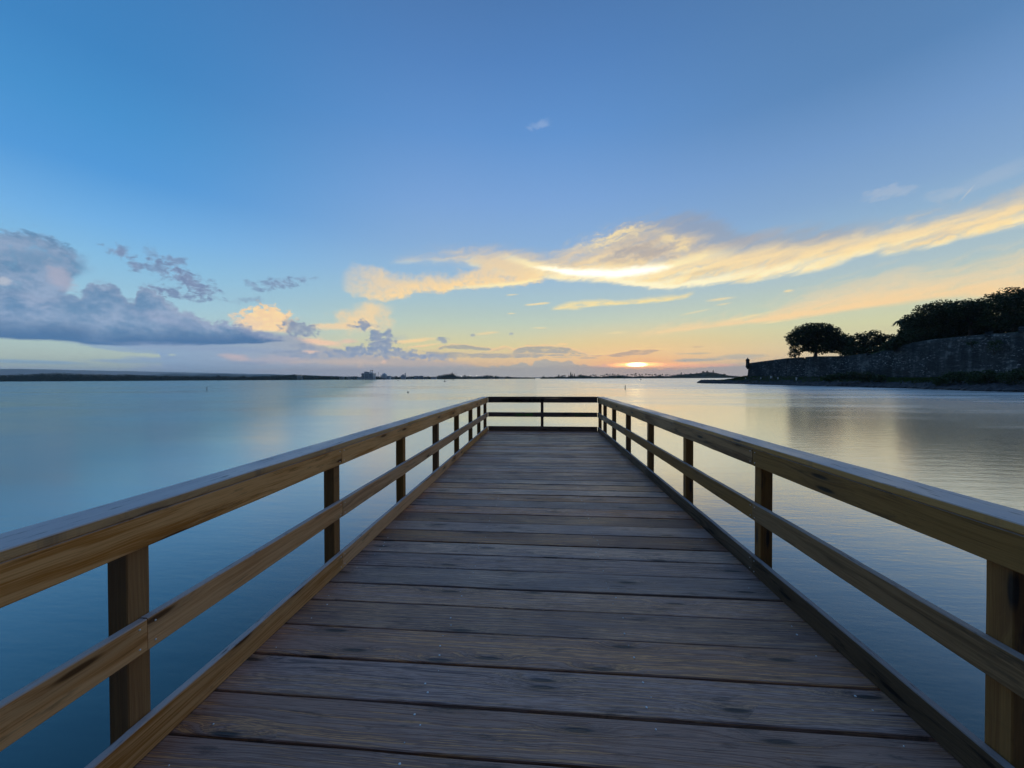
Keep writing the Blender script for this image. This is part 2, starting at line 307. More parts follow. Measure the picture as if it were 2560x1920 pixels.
    mLobe, TL, BL = edges([(-500, 560), (-100, 590), (0, 583), (28, 576), (70, 580), (112, 585), (146, 600), (174, 619), (196, 641), (233, 662), (250, 690)],
                          [(-500, 800), (-100, 800), (0, 800), (28, 800), (70, 790), (112, 780), (146, 760), (174, 715), (196, 690), (233, 680), (250, 692)], 0.55, 0.6, N.mad(e1, 0.6, nfc), 2.6, e1, 1.8, 1.0)
    lc = N.mix(N.mr(N.mad(e3, 1.3, N.mul(nfc, 0.8)), -0.34, 0.32), lin((94, 132, 168)), lin((142, 162, 190)))
    over(N.mul(mLobe, N.mr(N.mad(e1, 1.0, nfc), -0.45, 0.0, 0.6, 0.97)), lc)
    over(blob(95, 648, 75, 22, -4, 1.2, 0.2, 1.1, e1, op=0.7), lin((102, 140, 174)))
    over(blob(150, 695, 40, 45, 25, 1.3, 0.3, 1.1, op=0.7), lin((172, 172, 190)))
    over(blob(8, 702, 26, 14, 0, 1.2, 0.4, 1.1, op=0.7), lin((186, 190, 200)))
    mM, TM, BM = edges([(-500, 700), (-100, 735), (0, 722), (60, 730), (110, 742), (174, 736), (205, 738), (218, 712), (241, 704), (275, 712), (294, 720), (308, 737), (325, 753), (337, 752), (343, 728), (361, 714), (387, 722), (406, 742), (434, 765), (476, 781), (505, 798), (532, 806), (560, 803), (590, 812), (617, 820), (650, 832), (720, 846)],
                       [(-500, 812), (-100, 842), (0, 847), (90, 850), (168, 853), (244, 862), (331, 864), (400, 862), (500, 862), (590, 860), (650, 858), (720, 852)], 0.34, 0.14, N.mad(e2, 0.3, nfc), 1.9, h1, 0.4, 0.5)
    base = N.mr(N.sub(N.mad(e3, 1.6, el), BM), 0.2, 2.6)
    mc = N.mix(N.mr(N.mad(e2, 1.3, N.mul(nfc, 0.7)), -0.32, 0.32), lin((98, 134, 170)), lin((142, 162, 190)))
    mc = N.mix(base, lin((68, 106, 148)), mc)
    mc = N.mix(N.mul(N.mr(N.sub(TM, N.mad(nfc, 1.4, el)), 0.0, 1.3, 1.0, 0.0), N.mad(sunw, 0.35, 0.15)), mc, lin((164, 168, 188)))
    over(N.mul(mM, 0.97), mc)
    over(blob(420, 800, 120, 20, -12, 1.2, 0.1, 1.1, e1, op=0.35), lin((158, 166, 192)))
    over(blob(520, 870, 240, 11, -1, 1.0, 0.3, 1.1, h1, op=0.5), lin((134, 152, 180)))
    # dark torn shreds above it
    for (x, y, rx, ry, ro, op) in ((302, 632, 32, 17, -14, .9), (338, 664, 30, 14, -35, .85), (378, 632, 26, 14, -40, .4), (436, 651, 34, 15, -6, .75), (400, 676, 44, 18, -28, .7), (478, 706, 66, 22, -30, .95), (440, 732, 62, 15, -12, .9), (398, 722, 24, 12, 0, .7), (700, 709, 50, 14, 12, .75), (634, 714, 26, 9, -22, .6), (760, 697, 40, 5, 8, .5), (622, 750, 44, 9, 8, .4)):
        over(blob(x, y, rx * 1.15, ry * 1.2, ro, 2.6, 0.15, 1.1, N.mad(e2, 0.5, nfc), op=op), N.mix(N.mr(nfc, -0.2, 0.25), lin((112, 132, 166)), lin((138, 150, 180))))
    # grey clouds centre left
    for (x, y, rx, ry, ro, op) in ((752, 822, 52, 20, -6, .92), (722, 806, 18, 13, 20, .6), (908, 813, 20, 16, -20, .92), (880, 816, 14, 5, 0, .6), (942, 842, 20, 26, 0, .95), (970, 840, 14, 18, 0, .9), (955, 862, 40, 24, 0, .95), (895, 876, 38, 17, 0, .9), (868, 884, 60, 12, 0, .85), (985, 884, 110, 14, -3, .85), (1080, 891, 60, 11, -3, .7), (1108, 851, 16, 8, -10, .75), (745, 886, 76, 10, -3, .75), (760, 866, 40, 8, -6, .6), (610, 908, 70, 5, 0, .4)):
        over(blob(x, y, rx * 1.08, ry * 1.08, ro, 2.0, 0.45, 1.0, op=op), N.mix(N.mr(nfc, -0.2, 0.25), lin((124, 142, 168)), lin((156, 162, 174))))
    # thin layers low left
    over(blob(90, 905, 150, 6, -1, 1.0, 0.4, 1.1, h1, op=0.85), lin((132, 162, 182)))
    over(blob(330, 903, 120, 7, 0, 1.0, 0.4, 1.1, h1, op=0.85), lin((136, 160, 180)))
    over(blob(120, 930, 700, 13, 0, 0.6, 0.4, 1.1, h1, op=0.5), lin((134, 156, 180)))
    # --- the sun behind its slit in the cloud
    sl = N.mul(blob(1610, 913, 190, 9, 0, 0.5, 0.0, 1.0, h1), 0.9)
    over(sl, (1.5, 0.60, 0.20, 1))
    over(N.mul(blob(1760, 914, 150, 6, 0, 0.8, 0.1, 1.0, h1), 0.55), (1.05, 0.42, 0.26, 1))
    over(N.mul(blob(1680, 922, 70, 3.5, 3, 0.8, 0.1, 1.0, h1), 0.6), lin((222, 158, 128)))
    cut = N.mul(N.mr(el, AE(1592, 918)[1], AE(1592, 915.5)[1]), N.mr(el, AE(1592, 907)[1], AE(1592, 905)[1], 1.0, 0.0))
    over(N.mul(blob(1592, 911.5, 85, 9, 0, 0.0, 0.0, 1.0), cut), (2.6, 1.25, 0.34, 1))
    over(N.mul(blob(1592, 911.5, 36, 8, 0, 0.0, 0.1, 0.9), cut), (9.0, 6.6, 3.2, 1))

    bg = N.node('ShaderNodeBackground'); gt.links.new(col, bg.inputs[0])
    boost = N.ramp(e01, [(0.0, (0.162,) * 3 + (1,)), (2 / 90, (0.150,) * 3 + (1,)), (5 / 90, (0.126,) * 3 + (1,)), (10 / 90, (0.112,) * 3 + (1,)), (20 / 90, (0.105,) * 3 + (1,)), (1.0, (0.104,) * 3 + (1,))])
    gt.links.new(N.mul(N.sepc(boost)[0], 10.0), bg.inputs[1])
    go = N.node('NodeGroupOutput'); gt.links.new(bg.outputs[0], go.inputs[0])
    g = wt.nodes.new('ShaderNodeGroup'); g.node_tree = gt
    return g.outputs[0]
A_CUT = [AE(540, 900)[0], AE(1095, 900)[0], AE(1700, 900)[0]]
E_LOW, E_MID, E_TOP = -0.6, 8.0, 24.0
gc = N.node('ShaderNodeTexCoord'); gx, gy, gz = N.sep(gc.outputs['Generated'])
gaz = N.mul(N.m('ARCTAN2', gx, gy), 180 / math.pi); gel = N.mul(N.m('ARCSINE', gz), 180 / math.pi)
def pick(f, a, b):
    n = N.node('ShaderNodeMixShader'); wt.links.new(f, n.inputs[0]); wt.links.new(a, n.inputs[1]); wt.links.new(b, n.inputs[2]); return n.outputs[0]
def row(label, e0, e1):
    lim = [-75.0] + A_CUT + [75.0]
    t = [sky_tile('sky_%s_%s' % (label, 'abcd'[i]), (lim[i], lim[i + 1], e0, e1)) for i in range(4)]
    g = [N.m('GREATER_THAN', gaz, A_CUT[i]) for i in range(3)]
    return pick(g[1], pick(g[0], t[0], t[1]), pick(g[2], t[2], t[3]))
plain = sky_tile('sky_plain', (200.0, 201.0, 95.0, 96.0))
high = sky_tile('sky_high', (-75.0, 75.0, E_TOP, 50.0))
front = pick(N.m('GREATER_THAN', gel, E_MID), row('low', E_LOW, E_MID), pick(N.m('GREATER_THAN', gel, E_TOP), row('mid', E_MID, E_TOP), high))
inside = N.mul(N.mul(N.m('GREATER_THAN', gel, E_LOW), N.m('LESS_THAN', gel, 50.0)), N.m('LESS_THAN', N.m('ABSOLUTE', gaz), 75.0))
out = N.node('ShaderNodeOutputWorld'); wt.links.new(pick(inside, plain, front), out.inputs[0])

# ------------------------------------------------------------------ sun lamp, on the horizon and veiled by cloud
sun_d = bpy.data.lights.new('sun', 'SUN'); sun_d.energy = 0.035; sun_d.angle = R(30); sun_d.color = (1.0, 0.70, 0.40)
sun = bpy.data.objects.new('sun', sun_d); COL.objects.link(sun)
sv = Vector((math.sin(R(SAZ)) * math.cos(R(3)), math.cos(R(SAZ)) * math.cos(R(3)), math.sin(R(3))))
sun.rotation_euler = (-sv).to_track_quat('-Z', 'Y').to_euler(); sun.location = (20, 60, 30)
#STRUCT
# ------------------------------------------------------------------ object helpers
def tag(o, label=None, cat=None, group=None, kind=None):
    if label: o['label'] = label
    if cat: o['category'] = cat
    if group: o['group'] = group
    if kind: o['kind'] = kind
    return o
def empty(name, loc, label=None, cat=None, group=None, rot=(0, 0, 0)):
    o = bpy.data.objects.new(name, None); COL.objects.link(o); o.location = loc; o.rotation_euler = rot
    o.empty_display_size = 0.5
    return tag(o, label, cat, group)
def mesh_obj(name, verts, faces, mats, parent=None, smooth=False, mat_idx=None):
    me = bpy.data.meshes.new(name); me.from_pydata([tuple(v) for v in verts], [], faces); me.validate(); me.update()
    o = bpy.data.objects.new(name, me); COL.objects.link(o)
    for m_ in (mats if isinstance(mats, (list, tuple)) else [mats]): me.materials.append(m_)
    if mat_idx:
        for p, i in zip(me.polygons, mat_idx): p.material_index = i
    if smooth:
        for p in me.polygons: p.use_smooth = True
    if parent: o.parent = parent
    return o
class MB:
    """collects simple solids into one mesh"""
    def __init__(s): s.v = []; s.f = []; s.mi = []
    def poly(s, vs, fs, mi=0):
        b = len(s.v); s.v += [tuple(q) for q in vs]; s.f += [tuple(i + b for i in f) for f in fs]; s.mi += [mi] * len(fs); return s
    def box(s, c, d, mi=0, rz=0.0):
        cx, cy, cz = c; x, y, z = d[0] / 2, d[1] / 2, d[2] / 2; cs, sn = math.cos(rz), math.sin(rz)
        vs = [(cx + a * x * cs - b * y * sn, cy + a * x * sn + b * y * cs, cz + e * z) for e in (-1, 1) for a, b in ((-1, -1), (1, -1), (1, 1), (-1, 1))]
        return s.poly(vs, [(3, 2, 1, 0), (4, 5, 6, 7), (0, 1, 5, 4), (1, 2, 6, 5), (2, 3, 7, 6), (3, 0, 4, 7)], mi)
    def lathe(s, prof, c=(0, 0, 0), n=12, mi=0):
        """prof: (r, z) bottom to top"""
        vs = []; fs = []
        for r, z in prof:
            for k in range(n):
                a = 2 * math.pi * k / n; vs.append((c[0] + r * math.cos(a), c[1] + r * math.sin(a), c[2] + z))
        for i in range(len(prof) - 1):
            for k in range(n):
                a, b = i * n + k, i * n + (k + 1) % n; fs.append((a, b, b + n, a + n))
        fs.append(tuple(range(n))[::-1]); fs.append(tuple((len(prof) - 1) * n + k for k in range(n)))
        return s.poly(vs, fs, mi)
    def tube(s, pts, rs, n=7, mi=0):
        vs = []; fs = []; pts = [Vector(p) for p in pts]
        for i, p in enumerate(pts):
            t = (pts[min(i + 1, len(pts) - 1)] - pts[max(i - 1, 0)]).normalized()
            u = t.cross(Vector((0.31, 0.95, 0.05))).normalized(); w = t.cross(u)
            for k in range(n):
                a = 2 * math.pi * k / n; vs.append(p + (u * math.cos(a) + w * math.sin(a)) * rs[i])
        for i in range(len(pts) - 1):
            for k in range(n):
                a, b = i * n + k, i * n + (k + 1) % n; fs.append((a, b, b + n, a + n))
        fs.append(tuple(range(n))[::-1]); fs.append(tuple((len(pts) - 1) * n + k for k in range(n)))
        return s.poly(vs, fs, mi)
    def build(s, name, mats, parent=None, smooth=False): return mesh_obj(name, s.v, s.f, mats, parent, smooth, s.mi)

# ------------------------------------------------------------------ materials
def new_mat(name):
    m_ = bpy.data.materials.new(name); m_.use_nodes = True; t = m_.node_tree
    return m_, NT(t), t.nodes['Principled BSDF']
def simple(name, c, rough=0.7, metal=0.0, var=0.25, scale=3.0, bump=0.0, spec=0.5):
    m_, n, b = new_mat(name)
    tcn = n.node('ShaderNodeTexCoord'); v, _ = n.noise(tcn.outputs['Object'], scale, 5, 0.6, '3D')
    lo = tuple(x * (1 - var) for x in c[:3]) + (1,); hi = tuple(min(1, x * (1 + var)) for x in c[:3]) + (1,)
    n.t.links.new(n.ramp(v, [(0.3, lo), (0.7, hi)]), b.inputs['Base Color'])
    b.inputs['Roughness'].default_value = rough; b.inputs['Metallic'].default_value = metal; b.inputs['Specular IOR Level'].default_value = spec
    if bump:
        bp = n.node('ShaderNodeBump'); bp.inputs['Strength'].default_value = bump; bp.inputs['Distance'].default_value = 0.05
        n.t.links.new(v, bp.inputs['Height']); n.t.links.new(bp.outputs[0], b.inputs['Normal'])
    return m_
def wood(name, pal, rough=(0.45, 0.75), bump=0.5, satv=(0.6, 0.7), valv=(0.75, 0.5), wav=0.11, freq=50.0, knots=0.36, bleach_sheen=None, grain=1.0, streak_amt=0.6, tint=0.25, dark=(0.02, 0.016, 0.014, 1), spec=0.5, stain=0.5):
    """boards: local x along the grain, y across the face. pal: list of (pos, colour)"""
    m_, n, b = new_mat(name); L = n.t.links
    tcn = n.node('ShaderNodeTexCoord'); oi = n.node('ShaderNodeObjectInfo')
    x, y, z = n.sep(tcn.outputs['Object']); rnd = oi.outputs['Random']
    X = n.mad(rnd, 173.0, x); Y = n.mad(rnd, 31.0, y)
    # knots
    vo = n.node('ShaderNodeTexVoronoi'); vo.voronoi_dimensions = '2D'; vo.feature = 'F1'; vo.inputs['Scale'].default_value = 1.0
    L.new(n.xyz(n.mul(X, 1.25), n.mul(n.add(Y, z), 7.0)), vo.inputs['Vector']); vo.inputs['Randomness'].default_value = 1.0
    kc = n.sepc(vo.outputs['Color']); has = n.mr(kc[0], knots, knots + 0.05)
    kd = vo.outputs['Distance']
    knot = n.mul(n.mr(kd, 0.0, 0.42, 1.0, 0.0), has)
    core = n.mul(n.mr(kd, 0.05, 0.12, 1.0, 0.0), has)
    # growth rings seen along the board
    _, wc = n.noise(n.xyz(n.mul(X, 0.55), n.mul(Y, 2.2), rnd), 1.6, 3, 0.5)
    w1, w2, w3 = n.sepc(wc)
    v = n.add(n.add(n.mul(n.add(Y, z), 1.0), n.mul(w1, wav)), n.mul(knot, 0.045))
    ring, _ = n.noise(n.xyz(n.mul(X, 0.35), n.mul(v, freq * grain)), 1.0, 5, 0.62)
    fine, _ = n.noise(n.xyz(n.mul(X, 3.2), n.mul(n.add(Y, z), 170.0)), 1.0, 4, 0.6)
    blot, _ = n.noise(n.xyz(n.mul(X, 0.9), n.mul(Y, 3.0), z), 1.3, 5, 0.6)
    q = n.add(n.mul(ring, 0.55), n.add(n.mul(fine, 0.32), n.mul(blot, 0.28)))
    q = n.add(q, n.mul(n.sub(rnd, 0.5), tint))
    colr = n.ramp(q, pal)
    colr = n.mix(n.mul(core, 0.88), colr, dark)
    colr = n.mix(n.mul(knot, 0.34), colr, dark)
    st, _ = n.noise(n.xyz(n.mul(X, 1.5), n.mul(Y, 9.0), 3.0), 1.7, 6, 0.68)
    colr = n.mix(n.mul(n.mr(st, 0.58, 0.72), stain), colr, dark)
    # random hue shift of each board
    hs = n.node('ShaderNodeHueSaturation'); L.new(colr, hs.inputs['Color'])
    L.new(n.mad(n.m('FRACT', n.mul(rnd, 7.3)), satv[1], satv[0]), hs.inputs['Saturation']); L.new(n.mad(n.m('FRACT', n.mul(rnd, 13.7)), valv[1], valv[0]), hs.inputs['Value'])
    final = hs.outputs[0]
    if bleach_sheen:                    # upward faces: weathered pale, with the sky's sheen painted into the colour
        gn = n.node('ShaderNodeNewGeometry'); nz = n.sep(gn.outputs['Normal'])[2]
        wear, _ = n.noise(n.xyz(n.mul(X, 4.5), n.mul(n.add(Y, z), 42.0)), 1.0, 6, 0.7)
        bc = n.ramp(wear, [(0.30, lin((70, 64, 74))), (0.42, bleach_sheen), (0.62, bleach_sheen), (0.75, tuple(min(1, q_ * 1.25) for q_ in bleach_sheen[:3]) + (1,))])
        final = n.mix(n.mul(n.mr(nz, 0.45, 0.85), 0.9), final, bc)
    L.new(final, b.inputs['Base Color'])
    L.new(n.mr(blot, 0.3, 0.7, rough[0], rough[1]), b.inputs['Roughness'])
    b.inputs['Specular IOR Level'].default_value = spec
    bp = n.node('ShaderNodeBump'); bp.inputs['Strength'].default_value = bump; bp.inputs['Distance'].default_value = 0.004
    L.new(n.add(n.add(ring, n.mul(fine, 0.5)), n.mul(core, -0.6)), bp.inputs['Height']); L.new(bp.outputs[0], b.inputs['Normal'])
    return m_
M_DECK = wood('weathered_deck_wood', [(0.26, lin((46, 31, 31))), (0.40, lin((130, 98, 90))), (0.47, lin((202, 160, 142))), (0.52, lin((132, 92, 76))), (0.57, lin((230, 172, 126))), (0.62, lin((132, 94, 78))), (0.72, lin((184, 146, 128))), (0.86, lin((110, 82, 74)))], (0.34, 0.62), 1.0, (0.75, 0.5), (0.64, 0.72), wav=0.075, freq=62.0, knots=0.50, spec=0.7, grain=1.0, tint=0.26, stain=0.6)
M_TAN = wood('tan_timber', [(0.28, lin((160, 108, 70))), (0.45, lin((216, 160, 114))), (0.58, lin((238, 188, 142))), (0.75, lin((190, 134, 90)))], (0.5, 0.75), 0.4, (0.95, 0.3), (0.80, 0.3), grain=0.8, spec=0.22, bleach_sheen=lin((196, 186, 184)), tint=0.16, stain=0.45, dark=lin((84, 56, 36)))
M_OLIVE = wood('olive_weathered_timber', [(0.28, lin((92, 66, 46))), (0.45, lin((152, 114, 76))), (0.58, lin((182, 138, 94))), (0.75, lin((124, 90, 60)))], (0.5, 0.75), 0.5, (0.9, 0.3), (0.75, 0.35), grain=0.9, spec=0.25, bleach_sheen=lin((170, 158, 152)), tint=0.2, stain=0.5, dark=lin((44, 40, 36)))
M_KERB = wood('dark_kerb_timber', [(0.28, lin((40, 32, 26))), (0.45, lin((92, 72, 52))), (0.58, lin((118, 92, 66))), (0.75, lin((66, 52, 40)))], (0.55, 0.8), 0.6, (0.8, 0.4), (0.7, 0.4), grain=0.9, tint=0.2, stain=0.8, dark=lin((24, 20, 20)), spec=0.25, bleach_sheen=lin((160, 150, 148)))  # darkest of the rail palettes, used for the right toe board
M_CAP = wood('greyed_cap_timber', [(0.28, lin((140, 100, 62))), (0.45, lin((190, 144, 96))), (0.6, lin((210, 166, 118))), (0.8, lin((168, 124, 80)))], (0.30, 0.55), 0.7, (0.9, 0.3), (0.9, 0.2), grain=1.0, bleach_sheen=lin((206, 198, 198)), tint=0.1, stain=0.5, dark=lin((76, 72, 76)))
M_DARKW = wood('damp_backlit_timber', [(0.3, lin((58, 44, 36))), (0.5, lin((108, 84, 70))), (0.7, lin((136, 110, 92)))], (0.6, 0.85), 0.5, grain=1.0, tint=0.1, stain=0.6)  # damp below the deck; on the end rails the colour paints their backlit shade
M_POST = wood('brown_post_timber', [(0.3, lin((92, 56, 28))), (0.5, lin((150, 102, 56))), (0.7, lin((172, 124, 72)))], (0.55, 0.8), 0.5, (0.95, 0.15), (0.85, 0.2), grain=0.9, tint=0.1, stain=0.5)
M_NAIL = simple('galvanised_nail', (0.88, 0.88, 0.86), 0.35, 0.1, 0.05)
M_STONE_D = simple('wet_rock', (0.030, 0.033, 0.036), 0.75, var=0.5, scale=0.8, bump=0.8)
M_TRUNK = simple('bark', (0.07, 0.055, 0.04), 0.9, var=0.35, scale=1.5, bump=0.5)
M_WHITE = simple('pale_painted_concrete', (0.82, 0.82, 0.80), 0.8, var=0.12)
M_PLANT = simple('grey_industrial_cladding', (0.66, 0.67, 0.68), 0.7, var=0.2, scale=0.15)
M_DARKM = simple('dark_metal', (0.05, 0.05, 0.055), 0.6, var=0.2)
M_GLASSD = simple('dark_window_glass', (0.03, 0.035, 0.04), 0.2, var=0.2)
M_RED = simple('red_roof_tile', (0.28, 0.10, 0.07), 0.8, var=0.2)
M_GRAF_G = simple('green_paint', (0.10, 0.42, 0.05), 0.6, var=0.4, scale=20)
M_GRAF_D = simple('black_paint', (0.010, 0.009, 0.014), 0.8, var=0.4, scale=20, spec=0.2)
M_GRASS = simple('grass', (0.06, 0.10, 0.025), 0.9, var=0.5, scale=1.5, bump=0.6)
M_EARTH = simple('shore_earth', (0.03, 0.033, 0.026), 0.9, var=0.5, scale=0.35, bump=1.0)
M_FARLAND = simple('far_land', (0.07, 0.09, 0.045), 0.95, var=0.3, scale=0.02)
M_HILLS = simple('far_hills', (0.06, 0.10, 0.09), 1.0, var=0.3, scale=0.003)
def leaf_mat(name, a, c):
    m_, n, b = new_mat(name)
    geo = n.node('ShaderNodeNewGeometry')
    n.t.links.new(n.ramp(geo.outputs['Random Per Island'], [(0.0, a + (1,)), (1.0, c + (1,))]), b.inputs['Base Color'])
    b.inputs['Roughness'].default_value = 0.6; b.inputs['Specular IOR Level'].default_value = 0.3
    b.inputs['Transmission Weight'].default_value = 0.0
    return m_
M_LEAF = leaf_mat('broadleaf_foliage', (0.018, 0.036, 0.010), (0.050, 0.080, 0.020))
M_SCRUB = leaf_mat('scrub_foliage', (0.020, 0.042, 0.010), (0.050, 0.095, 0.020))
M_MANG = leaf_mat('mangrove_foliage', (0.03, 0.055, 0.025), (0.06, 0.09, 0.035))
M_PALM = leaf_mat('palm_foliage', (0.03, 0.045, 0.015), (0.06, 0.08, 0.03))

# water
def water_mat():
    """calm bay, smoothed by a long exposure: a reflecting film that strengthens towards grazing view over deep teal water"""
    m_, n, b = new_mat('bay_water'); L = n.t.links
    geo = n.node('ShaderNodeNewGeometry'); x, y, z = n.sep(geo.outputs['Position'])
    lane, _ = n.noise(n.xyz(n.mul(x, 0.010), n.mul(y, 0.05)), 1.0, 5, 0.6)
    patch, _ = n.noise(n.xyz(n.mul(x, 0.035), n.mul(y, 0.12)), 1.0, 4, 0.6)
    b.inputs['Base Color'].default_value = (0.002, 0.050, 0.055, 1); b.inputs['Roughness'].default_value = 1.0; b.inputs['Specular IOR Level'].default_value = 0.0
    g = n.node('ShaderNodeBsdfGlossy'); g.distribution = 'MULTI_GGX'; L.new(n.mix(n.mr(n.mad(y, 0.45, x), -13.0, 0.0), (0.83, 0.99, 0.99, 1), (1.0, 1.0, 0.97, 1)), g.inputs['Color'])
    side = n.mr(x, 5.0, 60.0)
    L.new(n.add(n.mr(n.add(n.mul(lane, 0.5), n.mul(patch, 0.5)), 0.38, 0.62, 0.13, 0.24), n.mul(side, 0.12)), g.inputs['Roughness'])
    w1, _ = n.noise(n.xyz(n.mul(x, 0.6), n.mul(y, 2.4)), 1.0, 4, 0.55)
    w2, _ = n.noise(n.xyz(n.mad(y, 1.2, n.mul(x, 3.0)), n.mul(y, 11.0)), 1.0, 3, 0.6)
    bp = n.node('ShaderNodeBump'); bp.inputs['Strength'].default_value = 1.0; bp.inputs['Distance'].default_value = 0.007
    L.new(n.add(n.mul(w1, 1.0), n.mul(w2, 0.4)), bp.inputs['Height']); L.new(bp.outputs[0], g.inputs['Normal'])
    lw = n.node('ShaderNodeLayerWeight'); lw.inputs['Blend'].default_value = 0.5
    f = n.fcurve(lw.outputs['Facing'], [(0.0, 0.02), (0.25, 0.05), (0.45, 0.14), (0.58, 0.29), (0.72, 0.56), (0.84, 0.80), (0.92, 0.90), (1.0, 0.98)])
    refl_fade = n.mr(n.add(n.mad(y, 0.45, x), n.mul(n.sub(lane, 0.5), 8.0)), -13.0, 0.0)
    f = n.mul(f, n.mad(refl_fade, 0.37, 0.63))  # reflection painted weaker left of a diagonal; its teal tint follows the same line
    mx = n.node('ShaderNodeMixShader'); L.new(f, mx.inputs[0]); L.new(b.outputs[0], mx.inputs[1]); L.new(g.outputs[0], mx.inputs[2])
    o = next(q for q in n.t.nodes if q.type == 'OUTPUT_MATERIAL'); L.new(mx.outputs[0], o.inputs[0])
    return m_
M_WATER = water_mat()
S = 13000.0
wv = []; wf = []
ringr = [0, 15, 60, 300, 1500, 6000, S]
for r_ in ringr[1:]:
    for k in range(48):
        a = 2 * math.pi * k / 48; wv.append((r_ * math.cos(a), r_ * math.sin(a), WATER_Z))
wv.append((0, 0, WATER_Z)); ci = len(wv) - 1
for k in range(48): wf.append((ci, k, (k + 1) % 48))
for i in range(len(ringr) - 2):
    for k in range(48): wf.append((i * 48 + k, (i + 1) * 48 + k, (i + 1) * 48 + (k + 1) % 48, i * 48 + (k + 1) % 48))
tag(mesh_obj('water', wv, wf, M_WATER), kind='structure')

# ------------------------------------------------------------------ pier
TILT = (-0.0057, 0.0016, 0.0)          # the old pier leans a little
HW = 1.678                              # half width to the inner faces of the rails
def board_mesh(L_, w, t, seed, wob=0.002, ch=0.004, seg=None, nails=None):
    """local x 0..L along, y -w/2..w/2, z -t..0 (top at 0)"""
    seg = seg or max(2, int(L_ / 0.14)); vs = []; fs = []; mi = []
    c = ch
    prof = [(-w / 2, -t + c), (-w / 2, -c), (-w / 2 + c, 0), (-w / 6, 0.0), (w / 6, 0.0), (w / 2 - c, 0), (w / 2, -c), (w / 2, -t + c), (w / 2 - c, -t), (-w / 2 + c, -t)]
    for i in range(seg + 1):
        x_ = L_ * i / seg
        for j, (y_, z_) in enumerate(prof):
            sgn = -1 if y_ < 0 else 1
            dy_ = mnoise.noise(Vector((x_ * 1.3, seed * 7.1 + sgn * 3, 0))) * wob * 1.6 + mnoise.noise(Vector((x_ * 7, seed * 3.1 + sgn * 5, 2))) * wob
            dz_ = mnoise.noise(Vector((x_ * 1.7, seed * 5.3 + (y_ / w) * 1.4, 7))) * wob * 1.2
            if z_ < -t / 2: dz_ = 0
            vs.append((x_, y_ + dy_, z_ + dz_))
    n = len(prof)
    for i in range(seg):
        for j in range(n):
            a = i * n + j; b = i * n + (j + 1) % n; fs.append((a, a + n, b + n, b)); mi.append(0)
    fs.append(tuple(range(n))); mi.append(0); fs.append(tuple(seg * n + k for k in range(n))[::-1]); mi.append(0)
    if nails:
        for (nx, ny, r_) in nails:
            b0 = len(vs)
            for zz, rr in ((-0.003, r_), (0.0022, r_), (0.0032, r_ * 0.6)):
                for k in range(8):
                    a = math.pi * k / 4; vs.append((nx + rr * math.cos(a), ny + rr * math.sin(a), zz))
            for q in range(2):
                for k in range(8): fs.append((b0 + q * 8 + k, b0 + q * 8 + (k + 1) % 8, b0 + q * 8 + 8 + (k + 1) % 8, b0 + q * 8 + 8 + k)); mi.append(1)
            fs.append(tuple(b0 + 16 + k for k in range(8))); mi.append(1)
    return vs, fs, mi
def put(o, parent, org, xd, yd):
    xd = Vector(xd).normalized(); yd = Vector(yd).normalized(); zd = xd.cross(yd)
    m_ = Matrix((xd, yd, zd)).transposed().to_4x4(); m_.translation = Vector(org)
    o.parent = parent; o.matrix_basis = m_
def board(name, parent, org, xd, yd, L_, w, t, mat, seed, wob=0.002, nails=None, label=None, ch=0.004):
    vs, fs, mi = board_mesh(L_, w, t, seed, wob, ch, nails=nails)
    o = mesh_obj(name, vs, fs, [mat, M_NAIL], None, False, mi); put(o, parent, org, xd, yd)
    if label: o['label'] = label
    return o
pier = empty('wooden_pier', (0, 0, 0), 'straight weathered plank pier deck running out over the bay', 'pier', rot=TILT)
lines = [1.501, 1.733, 1.984, 2.25, 2.515, 2.747, 3.02, 3.269, 3.509, 3.773, 4.022, 4.29, 4.534, 4.796, 5.05, 5.301, 5.568, 5.817, 6.054, 6.3, 6.534, 6.763]
# keep the surveyed lines, snap the odd ones
while lines[-1] < 11.40: lines.append(lines[-1] + random.uniform(0.243, 0.259))
while lines[0] > -9.6: lines.insert(0, lines[0] - random.uniform(0.244, 0.258))
rr = random.Random(5)
for i in range(len(lines) - 1):
    y0, y1 = lines[i], lines[i + 1]; gap = rr.choice([0.010, 0.012, 0.015, 0.018])
    w = y1 - y0 - gap; mid = (y0 + y1) / 2 + rr.uniform(-.001, .001); skew = rr.uniform(-0.0016, 0.0016)
    nl = []
    for sx in (-1.55, -0.60, 0.50, 1.55):
        for q in (-0.30, 0.0, 0.31):
            if rr.random() < (0.62 if abs(sx) < 1 else 0.25): nl.append((sx + HW + 0.03 + rr.uniform(-.03, .03), q * w + rr.uniform(-.012, .012), rr.choice([0.003, 0.004, 0.0055])))
    board('deck_board', pier, (-HW - 0.036, mid, rr.uniform(-0.0022, 0.0022)), (1, skew, rr.uniform(-.0006, .0006)), (-skew, 1, rr.uniform(-.006, .006)), 2 * (HW + 0.036), w, 0.038, M_DECK, i * 1.7, 0.0026, nl if -0.5 < mid < 9 else None)
DECK_END = lines[-1]
for sx in (-1.55, -0.60, 0.50, 1.55):
    board('stringer', pier, (sx, -9.6, -0.045), (0, 1, 0), (-1, 0, 0), 9.6 + DECK_END - 0.02, 0.07, 0.24, M_DARKW, sx * 3)
for yy in (-8.4, -4.6, -0.8, 3.0, 6.8, 10.8):
    board('cross_beam', pier, (-1.95, yy, -0.29), (1, 0, 0), (0, 1, 0), 3.9, 0.14, 0.24, M_DARKW, yy)
    for sx in (-1.4, 1.4):
        mb = MB(); mb.lathe([(0.15, -4.5), (0.155, -2.0), (0.15, -0.532)], (sx, yy, 0), 14); mb.build('piling', M_DARKW, pier, True)

